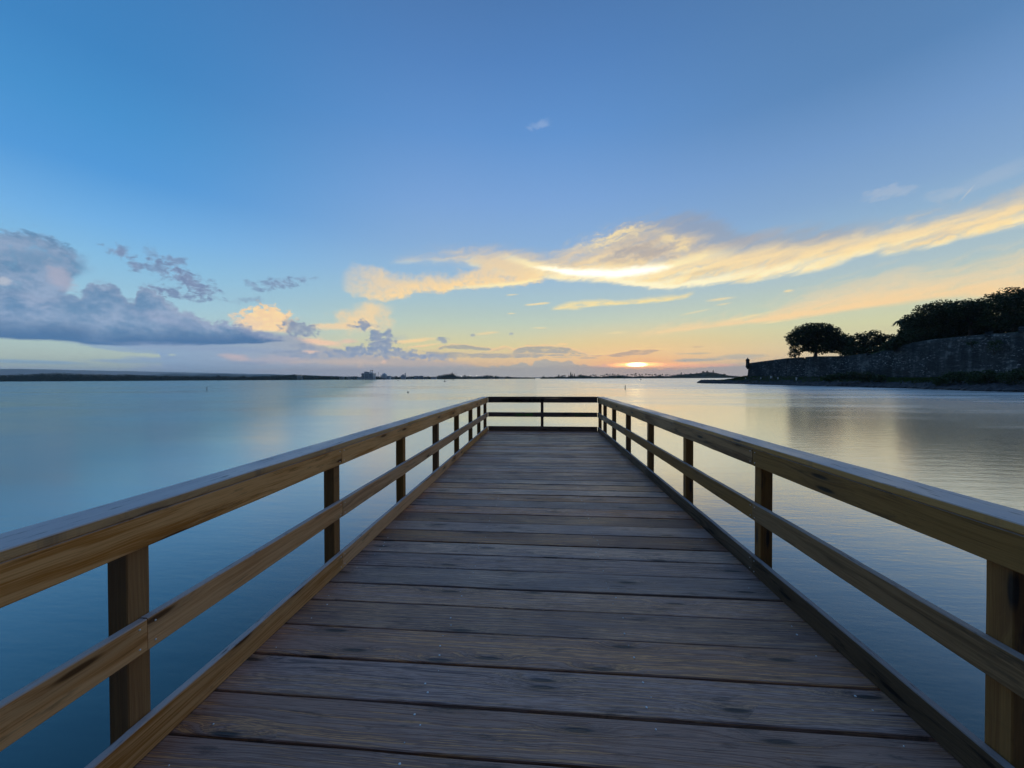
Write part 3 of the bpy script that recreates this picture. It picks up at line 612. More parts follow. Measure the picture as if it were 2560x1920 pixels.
RAIL_T = 0.038
def rail_boards(name, parent, side, z_top, w, cuts, mat, seed, y0=-9.4, y1=11.36, labels=None):
    ys = [y0] + cuts + [y1]
    for i in range(len(ys) - 1):
        a, b = ys[i] + (0.0015 if i else 0), ys[i + 1] - (0.0015 if i < len(ys) - 2 else 0)
        x_ = side * HW + rr.uniform(-.0015, .0015)
        nl = []
        for yy in (a + 0.03, b - 0.03):
            for q in (-0.3, 0.3): nl.append(((yy - a), q * w, 0.004))
        # front of the board (local z=0 side) looks across the deck
        if side < 0: board(name, parent, (x_, a, z_top - w / 2), (0, 1, rr.uniform(-.0006, .0006)), (0, 0, 1), b - a, w, RAIL_T, mat, seed + i * 2.3, 0.0022, nl)
        else: board(name, parent, (x_, b, z_top - w / 2), (0, -1, rr.uniform(-.0006, .0006)), (0, 0, 1), b - a, w, RAIL_T, mat, seed + i * 2.3, 0.0022, nl)
def railing(side, label, posts, up, mid_, toe, capc, mats):
    r = empty('pier_railing', (0, 0, 0), label, 'railing', 'railings round the pier deck', rot=TILT)
    m_up, m_mid, m_toe, m_post = mats
    rail_boards('upper_rail', r, side, 1.017, 0.140, up, m_up, 10 + side)
    rail_boards('middle_rail', r, side, 0.575, 0.138, mid_, m_mid, 30 + side)
    rail_boards('toe_board', r, side, 0.143, 0.140, toe, m_toe, 50 + side)
    ys = [-9.4] + capc + [11.50]
    for i in range(len(ys) - 1):
        a, b = ys[i] + (0.002 if i else 0), ys[i + 1] - (0.002 if i < len(ys) - 2 else 0); w = 0.184
        xc = side * (HW - 0.004 + w / 2)
        board('top_cap', r, (xc, a, 1.056), (0, 1, 0), (-1, 0, 0), b - a, w, 0.037, M_CAP, 70 + side + i * 3.1, 0.0028, [((b - a) * q, s_ * 0.05, 0.004) for q in (0.01, 0.33, 0.66, 0.99) for s_ in (-1, 1)])
    for k, yf in enumerate(posts):
        xo = side * (HW + RAIL_T + 0.004 + 0.0445)
        board('post', r, (xo, yf, -0.62), (0, 0, 1), (1, 0, 0), 1.016 + 0.62, 0.089, 0.089, m_post, 90 + k * 1.3 + side, 0.0012)
    return r
def post_off(o): pass
PL = [-9.1, -7.6, -6.09, -4.58, -3.07, -1.56, -0.05, 1.457, 2.975, 4.49, 6.01, 7.52, 9.02, 10.23, 11.37]
PR = [-9.1, -7.6, -6.09, -4.58, -3.07, -1.50, 0.04, 1.584, 3.163, 4.698, 6.26, 7.81, 9.31, 10.61, 11.50]
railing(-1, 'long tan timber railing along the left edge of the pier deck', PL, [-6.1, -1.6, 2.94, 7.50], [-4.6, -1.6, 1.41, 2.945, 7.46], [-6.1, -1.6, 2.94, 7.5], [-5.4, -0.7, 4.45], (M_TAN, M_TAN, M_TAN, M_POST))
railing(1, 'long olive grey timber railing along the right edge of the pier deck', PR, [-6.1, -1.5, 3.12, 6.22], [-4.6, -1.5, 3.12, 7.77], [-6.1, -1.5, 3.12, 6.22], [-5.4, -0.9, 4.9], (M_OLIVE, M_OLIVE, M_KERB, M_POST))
er = empty('pier_railing', (0, DECK_END, 0), 'short dark railing with painted scrawls closing the far end of the pier', 'railing', 'railings round the pier deck', rot=TILT)
er.location = (0, 0, 0)
YE = 11.40
for nm, zt, w, sd in (('upper_rail', 1.017, 0.140, 3), ('middle_rail', 0.575, 0.138, 5), ('toe_board', 0.143, 0.140, 7)):
    board(nm, er, (-HW + 0.002, YE, zt - w / 2), (1, 0, 0), (0, 0, 1), 2 * HW - 0.004, w, RAIL_T, M_DARKW, sd, 0.002)
board('top_cap', er, (-HW + 0.010, YE - 0.004 + 0.092, 1.056), (1, 0, 0), (0, 1, 0), 2 * HW - 0.02, 0.184, 0.037, M_DARKW, 9, 0.002)
board('post', er, (0.0, YE + RAIL_T + 0.004, -0.62), (0, 0, 1), (1, 0, 0), 1.636, 0.089, 0.089, M_DARKW, 11, 0.001)
for o in er.children:
    if o.name.startswith('post'): put(o, er, (0.0, YE + RAIL_T + 0.004, -0.62), (0, 0, 1), (-1, 0, 0))
# painted scrawls on the end rails
def scrawl(name, parent, x0, x1, zc, amp, y, mat, n, r_, seed, label):
    q = random.Random(seed); mb = MB()
    x_ = x0
    while x_ < x1:
        k = q.randint(3, 5); pts = []; w = q.uniform(0.05, 0.10)
        for j in range(k): pts.append((x_ + w * j / (k - 1) + q.uniform(-.015, .015), y, zc + (amp if j % 2 else -amp) * q.uniform(0.5, 1.0)))
        for j in range(len(pts) - 1):
            a, b = Vector(pts[j]), Vector(pts[j + 1]); d = (b - a).normalized(); nrm = Vector((-d.z, 0, d.x)) * r_
            vs = [a - nrm - d * r_ * .5, b - nrm + d * r_ * .5, b + nrm + d * r_ * .5, a + nrm - d * r_ * .5]
            dy_ = 0.0006 * (j % 3)
            vs = [Vector((v_.x, v_.y - dy_, v_.z)) for v_ in vs]
            mb.poly(vs + [v_ + Vector((0, 0.004, 0)) for v_ in vs], [(0, 1, 2, 3), (7, 6, 5, 4), (0, 4, 5, 1), (1, 5, 6, 2), (2, 6, 7, 3), (3, 7, 4, 0)])
        x_ += w + q.uniform(0.0, 0.03)
    o = mb.build(name, mat, parent); o['label'] = label; return o
scrawl('graffiti', er, -0.82, -0.34, 0.505, 0.042, YE - 0.0045, M_GRAF_G, 6, 0.007, 3, 'scribbled green paint on the middle rail')
scrawl('graffiti', er, -1.22, -0.02, 0.945, 0.045, YE - 0.0045, M_GRAF_D, 9, 0.012, 8, 'black painted scrawl on the upper rail')
scrawl('graffiti', er, 1.0, 1.35, 0.505, 0.035, YE - 0.0045, M_GRAF_G, 9, 0.003, 12, 'faint green scribble near the right end of the middle rail')

# ------------------------------------------------------------------ vegetation builders
def leaves(mb, cen, rad, n, size, q, shell=0.45, droop=0.0, flat=0.0):
    cen = Vector(cen)
    for _ in range(n):
        while True:
            d = Vector((q.gauss(0, 1), q.gauss(0, 1), q.gauss(0, 1)))
            if d.length > 0.1: break
        d.normalize(); r_ = (shell + (1 - shell) * q.random()) ** 0.6
        bump_ = 1.0 + 0.30 * mnoise.noise(Vector((d.x * 2.2 + cen.x, d.y * 2.2 + cen.y, d.z * 2.2 + cen.z)))
        p = cen + Vector((d.x * rad[0], d.y * rad[1], d.z * rad[2])) * r_ * bump_
        if mnoise.noise(p * (0.55 / max(size, 0.2))) < -0.20 and r_ > 0.55: continue
        a = Vector((q.gauss(0, 1), q.gauss(0, 1), q.gauss(0, 0.6) - droop)).normalized()
        b = a.cross(Vector((q.gauss(0, 1), q.gauss(0, 1), q.gauss(0, 1)))).normalized()
        s_ = size * q.uniform(0.6, 1.35)
        mb.poly([p - a * s_ * .5, p + b * s_ * .32, p + a * s_ * .6, p - b * s_ * .34], [(0, 1, 2, 3)])
def limbs(mb, base, top, r0, cens, q):
    base = Vector(base); top = Vector(top)
    mid = base.lerp(top, 0.5) + Vector((q.uniform(-.4, .4), q.uniform(-.4, .4), 0))
    mb.tube([base, base + Vector((0, 0, .4)), mid, top], [r0 * 1.5, r0 * 1.1, r0 * .85, r0 * .65], 8)
    for c in cens:
        c = Vector(c); m1 = top.lerp(c, 0.5) + Vector((q.uniform(-.6, .6), q.uniform(-.6, .6), q.uniform(0, .8)))
        mb.tube([top, m1, c], [r0 * .5, r0 * .3, r0 * .08], 6)
def tree(name, label, cat, base, blobs, n, size, r0, trunk_top, group=None, mat=M_LEAF, seed=1, shell=0.35):
    q = random.Random(seed); t = empty(name, base, label, cat, group); b = Vector(base)
    mt = MB(); limbs(mt, (0, 0, 0), Vector(trunk_top) - b, r0, [Vector(c) - b for c, _ in blobs], q); mt.build('trunk', M_TRUNK, t, True)
    mc = MB(); tot = sum(r_[0] * r_[1] * r_[2] for _, r_ in blobs)
    for c, r_ in blobs: leaves(mc, Vector(c) - b, r_, int(n * r_[0] * r_[1] * r_[2] / tot) + 40, size, q, shell)
    mc.build('crown', mat, t); return t

# ------------------------------------------------------------------ right-hand shore, fortress wall
# survey of the waterline: px, distance
WLINE = [(1746, 204), (1762, 192), (1855, 172), (1972, 140), (2069, 127), (2205, 106), (2345, 91), (2439, 80), (2560, 74), (2760, 62)]
WALL = [  # px, distance, y of top, y of foot
    (1872, 186, 908, 938), (1920, 176, 901.5, 938.5), (1968, 167, 895.3, 939), (2038, 155, 891, 941), (2112, 145, 890, 943), (2166, 136, 884, 944), (2236, 127, 869, 944),
    (2283, 120, 856.4, 943), (2330, 114, 848.6, 943), (2400, 106, 841.6, 942), (2462, 100, 835.8, 941), (2501, 96, 834, 940), (2560, 91, 829, 939), (2660, 84, 818, 938)]
wall_pts = []
for px, d, yt, yb in WALL:
    t_ = at(px, yt, d); f_ = at(px, yb, d); wall_pts.append((t_.x, t_.y, t_.z, max(f_.z - 0.6, WATER_Z + 1.4)))
lastz = wall_pts[-1][2]
for (x_, y_) in ((122, 40), (112, 5), (88, -28), (45, -50), (-15, -60), (-90, -85)): wall_pts.append((x_, y_, lastz, 1.2))
shore_pts = [(lambda p: (p.x, p.y))(ground(px, d, 0)) for px, d in WLINE] + [(90, 34), (78, 4), (55, -18), (22, -28), (-20, -34), (-100, -60)]
def lerp_path(pts, t):
    n = len(pts) - 1; f = t * n; i = min(int(f), n - 1); u = f - i
    return tuple(a + (b - a) * u for a, b in zip(pts[i], pts[i + 1]))
def stone_mat(name, light=1.0):
    m_, n, b = new_mat(name); L = n.t.links
    geo = n.node('ShaderNodeNewGeometry'); x, y, z = n.sep(geo.outputs['Position'])
    s_ = n.sub(n.mul(x, 0.55), n.mul(y, 0.85))
    vo = n.node('ShaderNodeTexVoronoi'); vo.voronoi_dimensions = '2D'; vo.inputs['Scale'].default_value = 1.0
    L.new(n.xyz(n.mul(s_, 1.3), n.mul(z, 2.2)), vo.inputs['Vector'])
    cc = n.sepc(vo.outputs['Color'])
    st, stc = n.noise(n.xyz(n.mul(s_, 0.55), n.mul(z, 0.10)), 1.0, 5, 0.62)
    bl, _ = n.noise(n.xyz(n.mul(s_, 0.16), n.mul(z, 0.22)), 1.0, 5, 0.6)
    k = n.add(n.mul(cc[0], 0.22), n.add(n.mul(st, 0.75), n.mul(bl, 0.40)))
    c = n.ramp(k, [(0.48, (0.013 * light, 0.017 * light, 0.019 * light, 1)), (0.66, (0.030 * light, 0.036 * light, 0.038 * light, 1)), (0.78, (0.060 * light, 0.068 * light, 0.068 * light, 1)), (0.90, (0.16 * light, 0.17 * light, 0.165 * light, 1))])
    fl, _ = n.noise(n.xyz(n.mul(s_, 1.1), n.mul(z, 2.2)), 1.0, 4, 0.6)
    fl2, _ = n.noise(n.xyz(n.mul(s_, 0.07), n.mul(z, 0.12), 4.0), 1.0, 3, 0.6)
    c = n.mix(n.mul(n.mr(fl, 0.60, 0.70), n.mr(fl2, 0.40, 0.62)), c, (0.42, 0.43, 0.42, 1))
    L.new(c, b.inputs['Base Color']); b.inputs['Roughness'].default_value = 0.9
    bp = n.node('ShaderNodeBump'); bp.inputs['Strength'].default_value = 0.8; bp.inputs['Distance'].default_value = 0.12
    L.new(n.add(vo.outputs['Distance'], fl), bp.inputs['Height']); L.new(bp.outputs[0], b.inputs['Normal'])
    return m_
M_WALL = stone_mat('old_fortress_masonry'); M_PARA = stone_mat('pale_parapet_masonry', 1.7)
fort = empty('fortress_wall', (wall_pts[0][0], wall_pts[0][1], wall_pts[0][3]), 'massive dark stone fortress wall rising to the right along the shore', 'wall')
F0 = Vector(fort.location)
def wall_strip(name, pts, mat, thick=4.0, batter=0.10, z_off=(0, 0), out=0.0, cuts=True):
    P = [Vector((p[0], p[1])) for p in pts]; vs = []; fs = []
    sub = []
    for i in range(len(P) - 1):
        n = max(1, int((P[i + 1] - P[i]).length / 4)) if cuts else 1
        for k in range(n):
            u = k / n; sub.append((P[i].lerp(P[i + 1], u), pts[i][2] + (pts[i + 1][2] - pts[i][2]) * u, pts[i][3] + (pts[i + 1][3] - pts[i][3]) * u))
    sub.append((P[-1], pts[-1][2], pts[-1][3]))
    for i, (p, zt, zb) in enumerate(sub):
        a = sub[max(i - 1, 0)][0]; b = sub[min(i + 1, len(sub) - 1)][0]; t_ = (b - a).normalized(); nrm = Vector((-t_.y, t_.x))
        if nrm.dot(Vector((0, 0)) - p) < 0: nrm = -nrm      # towards the water
        h = zt - zb; zt2 = zt + z_off[1]; zb2 = zb + z_off[0]
        jit = 0.06 * mnoise.noise(Vector((p.x * .3, p.y * .3, 0)))
        for (o_, z_) in ((out + batter * h, zb2), (out, zt2 + jit), (-thick, zt2 + jit), (-thick - batter, zb2)):
            q_ = p + nrm * o_; vs.append((q_.x - F0.x, q_.y - F0.y, z_ - F0.z))
    for i in range(len(sub) - 1):
        for k in range(4):
            a, b = i * 4 + k, i * 4 + (k + 1) % 4; fs.append((a, b, b + 4, a + 4))
    fs.append((0, 1, 2, 3)); e = (len(sub) - 1) * 4; fs.append((e + 3, e + 2, e + 1, e))
    return mesh_obj(name, vs, fs, mat, fort)
ret = wall_pts[0]
back = Vector((ret[0], ret[1])).normalized()
# the flank that turns back out of sight behind the sentry box
p0 = Vector((ret[0], ret[1])); flank = [(p0.x + back.x * 40 + 12, p0.y + back.y * 40, ret[2], ret[3]), (ret[0], ret[1], ret[2], ret[3])]
wall_strip('wall_face', wall_pts[:3], M_WALL, 18.0, 0.12)['label'] = 'smooth low bastion face beside the sentry box'
def cut_at(i, u):
    a, b = wall_pts[i], wall_pts[i + 1]; return tuple(x_ + (y_ - x_) * u for x_, y_ in zip(a, b))
n0 = cut_at(2, 0.0); n1 = cut_at(2, 0.53); n2 = cut_at(2, 0.66)
low = lambda p, dz: (p[0], p[1], p[2] - dz, p[3])
wall_strip('wall_face', [low(n0, 1.2), low(wall_pts[3], 1.2), low(wall_pts[4], 1.2), low(wall_pts[5], 0.8), wall_pts[6]], M_WALL, 4.0, 0.11)['label'] = 'darker curtain wall with a notch in its parapet'
wall_strip('parapet', [(n0[0], n0[1], n0[2], n0[2] - 1.2), (n1[0], n1[1], n1[2], n1[2] - 1.2)], M_WALL, 1.6, 0.0, (0.003, 0), -0.03)
wall_strip('parapet', [(n2[0], n2[1], n2[2], n2[2] - 1.2)] + [(p[0], p[1], p[2], p[2] - d_) for p, d_ in zip(wall_pts[3:6], (1.2, 1.2, 0.8))], M_WALL, 1.6, 0.0, (0.003, 0), -0.03)
wall_strip('wall_face', [low(p, 1.15) if i else p for i, p in enumerate(wall_pts[6:])], M_WALL, 4.0, 0.10)['label'] = 'tall blotched wall rising to the right'
wall_strip('parapet', [(p[0], p[1], p[2], p[2] - (1.12 if i else 0.2)) for i, p in enumerate(wall_pts[6:])], M_PARA, 1.4, 0.0, (0.0, 0), 0.05)['label'] = 'paler parapet band along the top'
for px, d, w in ((2472, 99, 1.3), (2556, 91.2, 1.2)):
    t_ = at(px, 836 if px < 2500 else 824, d); MB().box((t_.x - F0.x, t_.y - F0.y, t_.z - F0.z), (w, w, 1.4), 0, 0.7).build('merlon', M_PARA, fort)
# sentry box on the corner
gx_, gy_ = wall_pts[0][0], wall_pts[0][1]; gd = 186
def zpx(y_, d_=186): return at(1869, y_, d_).z
gpos = at(1869, 908, gd)
lc_ = (gpos.x - F0.x, gpos.y - F0.y, 0)
zz = lambda y_: zpx(y_) - F0.z
mb = MB(); mb.lathe([(0.2, zz(923)), (0.5, zz(920)), (0.85, zz(917)), (0.9, zz(915.8)), (0.78, zz(915.2)), (0.74, zz(902.5)), (0.92, zz(902)), (0.92, zz(901.2))], lc_, 16)
sb = mb.build('sentry_box', M_WALL, fort); sb['label'] = 'small round domed sentry box on the wall corner'
mb = MB(); mb.lathe([(0.90, zz(901.2) + .003), (0.86, zz(899.5)), (0.68, zz(898)), (0.4, zz(896.8)), (0.12, zz(896.2)), (0.1, zz(895.5)), (0.16, zz(895)), (0.05, zz(894.2)), (0.03, zz(892.6))], lc_, 16); mb.build('dome', M_WALL, sb, True)
mb = MB()
for a in (200, 260, 320): mb.box((lc_[0] + .76 * math.cos(R(a)), lc_[1] + .76 * math.sin(R(a)), zz(906)), (0.10, 0.22, 0.9), 0, R(a))
mb.build('loophole', M_GLASSD, sb)

# shore bank between water and wall, and the hill behind the wall
bv = []; bf = []; NS = 150; NR = 12
inner = [(p[0], p[1], p[3]) for p in wall_pts]
pt_ = ground(1700, 240, 0)
inner = [(pt_.x + 20, pt_.y + 45, WATER_Z + .3), (flank[0][0] + 2, flank[0][1] - 25, 1.2)] + inner
# resample both paths by angle around the pier so the rows match
def by_angle(pts, a):
    for i in range(len(pts) - 1):
        a0 = math.atan2(pts[i][0] + 0, pts[i][1] + 70); a1 = math.atan2(pts[i + 1][0], pts[i + 1][1] + 70)
        if a0 <= a <= a1:
            u = (a - a0) / (a1 - a0 + 1e-9); return tuple(x_ + (y_ - x_) * u for x_, y_ in zip(pts[i], pts[i + 1]))
    return pts[0] if a < math.atan2(pts[0][0], pts[0][1] + 70) else pts[-1]
def bank(s_, r_):
    k0 = s_ * (len(shore_pts) - 1); a = lerp_path(shore_pts, s_)
    # matching wall point: nearest index fraction
    b = lerp_path(match, s_); return a, b
match = []
for i, p in enumerate(shore_pts):
    if i == 0: q_ = ground(1764, 210, 0); match.append((q_.x, q_.y, WATER_Z + 0.5))
    elif i == 1: q_ = ground(1815, 204, 0); match.append((q_.x, q_.y, -0.35))
    else:
        best = min(wall_pts, key=lambda w: (w[0] - p[0]) ** 2 + (w[1] - p[1]) ** 2)
        if i == 2: best = wall_pts[0]
        match.append((best[0], best[1], best[3] + 0.5))
for s_ in range(NS + 1):
    a = lerp_path(shore_pts, s_ / NS); b = lerp_path(match, s_ / NS)
    for r_ in range(NR + 1):
        u = r_ / NR; x_ = a[0] + (b[0] - a[0]) * (u * 1.12 - 0.08); y_ = a[1] + (b[1] - a[1]) * (u * 1.12 - 0.08)
        nz = mnoise.noise(Vector((x_ * .35, y_ * .35, 0))) * .45 + mnoise.noise(Vector((x_ * 1.1, y_ * 1.1, 4))) * .3
        prof = -0.9 if r_ == 0 else (0.05 + min(1, u * 2.2) * 1.25 + nz * min(1, u * 4)) 
        zt = WATER_Z + prof; zb = b[2]
        w_ = max(0, (u - 0.4) / 0.6); z_ = zt * (1 - w_) + (zb + nz * .3) * w_
        bv.append((x_, y_, z_))
for s_ in range(NS):
    for r_ in range(NR):
        a = s_ * (NR + 1) + r_; bf.append((a, a + NR + 1, a + NR + 2, a + 1))
tag(mesh_obj('shore_bank', bv, bf, M_EARTH), kind='structure')
# hill
hv = []; hf = []
for i, p in enumerate(wall_pts):
    q_ = Vector((p[0], p[1])); o_ = q_.normalized()
    for k, (dd, dz_) in enumerate(((2.0, -1.6), (8, -0.9), (25, 1.5 if i > 4 else 0.0), (70, 5 if i > 5 else 0.5), (160, 2 if i > 5 else -6))):
        x_ = q_.x + o_.x * dd + (o_.y * dd * 0.25 if i < 3 else 0); y_ = q_.y + o_.y * dd
        hv.append((x_, y_, p[2] + dz_ + mnoise.noise(Vector((x_ * .1, y_ * .1, 0)))))
for i in range(len(wall_pts) - 1):
    for k in range(4): a = i * 5 + k; hf.append((a, a + 1, a + 6, a + 5))
tag(mesh_obj('hillside', hv, hf, M_GRASS), kind='structure')
# rip-rap: loose boulders nobody could count
q = random.Random(4); mb = MB()
ico = [(0, 0, 1), (.9, 0, .3), (.3, .85, .35), (-.75, .5, .3), (-.7, -.55, .35), (.3, -.85, .3), (.7, .5, -.5), (-.3, .8, -.5), (-.85, 0, -.4), (-.2, -.85, -.5), (.75, -.5, -.45), (0, 0, -1)]
icf = [(0, 1, 2), (0, 2, 3), (0, 3, 4), (0, 4, 5), (0, 5, 1), (1, 6, 2), (2, 7, 3), (3, 8, 4), (4, 9, 5), (5, 10, 1), (6, 7, 2), (7, 8, 3), (8, 9, 4), (9, 10, 5), (10, 6, 1), (11, 7, 6), (11, 8, 7), (11, 9, 8), (11, 10, 9), (11, 6, 10)]
for _ in range(4200):
    s_ = q.random() ** 0.9 * 0.74; a = lerp_path(shore_pts, s_); b = lerp_path(match, s_); u = q.random() ** 1.4 * 0.62
    x_ = a[0] + (b[0] - a[0]) * (u - 0.02); y_ = a[1] + (b[1] - a[1]) * (u - 0.02); r_ = q.uniform(0.35, 1.15)
    z_ = WATER_Z + 0.05 + min(1, u * 2.2) * 1.1; sc_ = (r_ * q.uniform(.8, 1.5), r_ * q.uniform(.8, 1.4), r_ * q.uniform(.5, .8))
    an = q.random() * 6.28; ca, sa = math.cos(an), math.sin(an)
    mb.poly([(x_ + (v_[0] * sc_[0]) * ca - v_[1] * sc_[1] * sa, y_ + v_[0] * sc_[0] * sa + v_[1] * sc_[1] * ca, z_ + v_[2] * sc_[2] * q.uniform(.85, 1.15)) for v_ in ico], icf)
tag(mb.build('shore_rocks', M_STONE_D), 'dark jumbled boulders lining the waterline below the fortress wall', 'rocks', kind='stuff')
# grass on the point
mb = MB()
for _ in range(7000):
    s_i = q.uniform(0.04, 0.36) * NS; i_ = int(s_i); r_i = q.uniform(4.5, NR); j_ = min(int(r_i), NR - 1)
    A_, B_ = Vector(bv[i_ * (NR + 1) + j_]), Vector(bv[(i_ + 1) * (NR + 1) + j_ + 1]); p = A_.lerp(B_, q.random()); s_ = 0.45
    mb.poly([p + Vector((-s_ * .5, 0, -.1)), p + Vector((s_ * .5, q.uniform(-.2, .2), -.1)), p + Vector((q.uniform(-.2, .2), q.uniform(-.2, .2), s_ * q.uniform(.5, 1.2)))], [(0, 1, 2)])
tag(mb.build('grass', leaf_mat('grass_blades', (0.05, 0.11, 0.015), (0.10, 0.18, 0.03))), 'low green grass at the foot of the sentry box corner', 'grass', kind='stuff')
for px, yy, d, lab in ((1864, 948, 180, 'pale low post furthest out on the grassy point'), (1902, 947.5, 172, 'small pale post in the grass left of the blocky one'), (1928, 944, 168, 'larger blocky pale post below the wall crease'), (1945, 947, 163, 'pale post just right of the blocky one'), (1991, 948, 152, 'pale post on the rocks below the wall notch')):
    p = at(px, yy + 2, d); w = 0.55 if 'blocky' in lab and 'larger' in lab else 0.36
    b = MB(); b.box((0, 0, 0.35), (w, w, 1.3)); b.box((0, 0, 1.06), (w * 1.15, w * 1.15, 0.12)); o = b.build('bollard', M_WHITE); o.location = p; tag(o, lab, 'bollard', 'pale posts along the shore below the fortress')

# trees above the wall
def C(px, py, d): return tuple(at(px, py, d))
def B(px, py, d, rpx, rpy=None, rd=None):
    s_ = d / 924.0; return (C(px, py, d), (rpx * s_, rd if rd else rpx * s_ * 0.9, (rpy or rpx) * s_))
tb = ground(2038, 168, at(2038, 893, 168).z)
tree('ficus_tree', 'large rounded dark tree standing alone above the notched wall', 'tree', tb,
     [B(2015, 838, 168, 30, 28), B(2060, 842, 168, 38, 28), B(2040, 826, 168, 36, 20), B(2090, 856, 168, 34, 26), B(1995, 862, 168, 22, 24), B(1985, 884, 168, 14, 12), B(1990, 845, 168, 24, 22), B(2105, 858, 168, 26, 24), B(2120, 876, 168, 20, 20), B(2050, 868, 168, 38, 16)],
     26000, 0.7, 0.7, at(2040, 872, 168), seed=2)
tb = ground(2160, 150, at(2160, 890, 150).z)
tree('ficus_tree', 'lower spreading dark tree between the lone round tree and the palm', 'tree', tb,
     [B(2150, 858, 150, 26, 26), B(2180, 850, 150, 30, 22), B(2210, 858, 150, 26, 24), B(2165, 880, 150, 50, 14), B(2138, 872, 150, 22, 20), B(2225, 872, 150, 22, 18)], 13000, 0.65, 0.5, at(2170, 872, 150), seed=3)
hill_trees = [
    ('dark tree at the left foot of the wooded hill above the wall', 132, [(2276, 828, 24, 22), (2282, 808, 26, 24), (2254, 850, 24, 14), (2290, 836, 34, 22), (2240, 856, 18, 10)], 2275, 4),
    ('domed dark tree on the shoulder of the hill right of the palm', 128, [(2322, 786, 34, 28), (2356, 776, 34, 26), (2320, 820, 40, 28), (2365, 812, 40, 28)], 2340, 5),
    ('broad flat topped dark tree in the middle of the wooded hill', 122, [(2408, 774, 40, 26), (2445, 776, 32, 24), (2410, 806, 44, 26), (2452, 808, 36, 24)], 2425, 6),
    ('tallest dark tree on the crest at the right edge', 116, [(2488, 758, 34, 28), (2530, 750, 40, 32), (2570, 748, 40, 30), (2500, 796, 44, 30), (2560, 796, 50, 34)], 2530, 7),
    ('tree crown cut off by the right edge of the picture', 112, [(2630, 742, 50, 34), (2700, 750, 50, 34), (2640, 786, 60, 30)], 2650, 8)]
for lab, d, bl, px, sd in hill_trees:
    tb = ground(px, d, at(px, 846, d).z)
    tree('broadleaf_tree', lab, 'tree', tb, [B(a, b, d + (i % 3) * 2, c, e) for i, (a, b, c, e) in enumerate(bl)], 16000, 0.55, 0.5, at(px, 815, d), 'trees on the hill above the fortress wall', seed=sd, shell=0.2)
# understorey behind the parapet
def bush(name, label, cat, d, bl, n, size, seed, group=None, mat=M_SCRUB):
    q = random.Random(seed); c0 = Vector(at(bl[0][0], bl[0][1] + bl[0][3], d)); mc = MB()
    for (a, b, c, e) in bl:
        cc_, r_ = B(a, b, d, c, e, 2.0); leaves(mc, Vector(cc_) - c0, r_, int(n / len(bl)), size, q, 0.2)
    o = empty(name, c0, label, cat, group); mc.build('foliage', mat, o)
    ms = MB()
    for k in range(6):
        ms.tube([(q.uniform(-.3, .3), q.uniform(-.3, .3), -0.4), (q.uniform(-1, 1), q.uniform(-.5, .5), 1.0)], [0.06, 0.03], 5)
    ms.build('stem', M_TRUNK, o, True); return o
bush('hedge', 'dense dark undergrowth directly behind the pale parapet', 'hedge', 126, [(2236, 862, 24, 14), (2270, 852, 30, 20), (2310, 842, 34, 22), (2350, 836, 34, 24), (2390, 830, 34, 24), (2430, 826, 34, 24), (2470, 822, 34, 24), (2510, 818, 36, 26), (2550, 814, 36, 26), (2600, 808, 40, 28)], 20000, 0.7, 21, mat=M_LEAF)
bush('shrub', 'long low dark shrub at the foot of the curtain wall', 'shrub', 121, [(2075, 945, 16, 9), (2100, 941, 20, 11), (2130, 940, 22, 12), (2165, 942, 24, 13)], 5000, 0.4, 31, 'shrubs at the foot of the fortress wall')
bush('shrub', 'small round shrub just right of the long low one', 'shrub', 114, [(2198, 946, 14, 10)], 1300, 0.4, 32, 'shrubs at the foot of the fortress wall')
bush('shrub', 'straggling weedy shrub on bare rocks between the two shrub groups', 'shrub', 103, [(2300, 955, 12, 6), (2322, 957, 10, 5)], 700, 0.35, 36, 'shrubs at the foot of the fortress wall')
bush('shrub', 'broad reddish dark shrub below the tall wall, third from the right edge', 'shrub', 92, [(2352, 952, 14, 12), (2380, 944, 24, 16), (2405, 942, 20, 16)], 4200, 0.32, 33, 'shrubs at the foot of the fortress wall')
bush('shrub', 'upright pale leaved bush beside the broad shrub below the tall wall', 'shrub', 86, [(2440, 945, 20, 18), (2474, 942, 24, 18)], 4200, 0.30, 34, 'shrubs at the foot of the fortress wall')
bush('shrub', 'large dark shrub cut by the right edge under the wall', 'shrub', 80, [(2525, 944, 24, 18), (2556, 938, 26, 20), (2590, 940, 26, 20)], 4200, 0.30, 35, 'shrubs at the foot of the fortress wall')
v_ = bush('vine', 'hanging vine patch high on the tall blotched wall', 'vine', 95.5, [(2486, 868, 5, 14), (2488, 856, 4, 6)], 700, 0.28, 41)
v_ = bush('vine', 'small dark weed growing from the upper wall left of the vine patch', 'vine', 101, [(2430, 858, 4, 5)], 250, 0.28, 42)

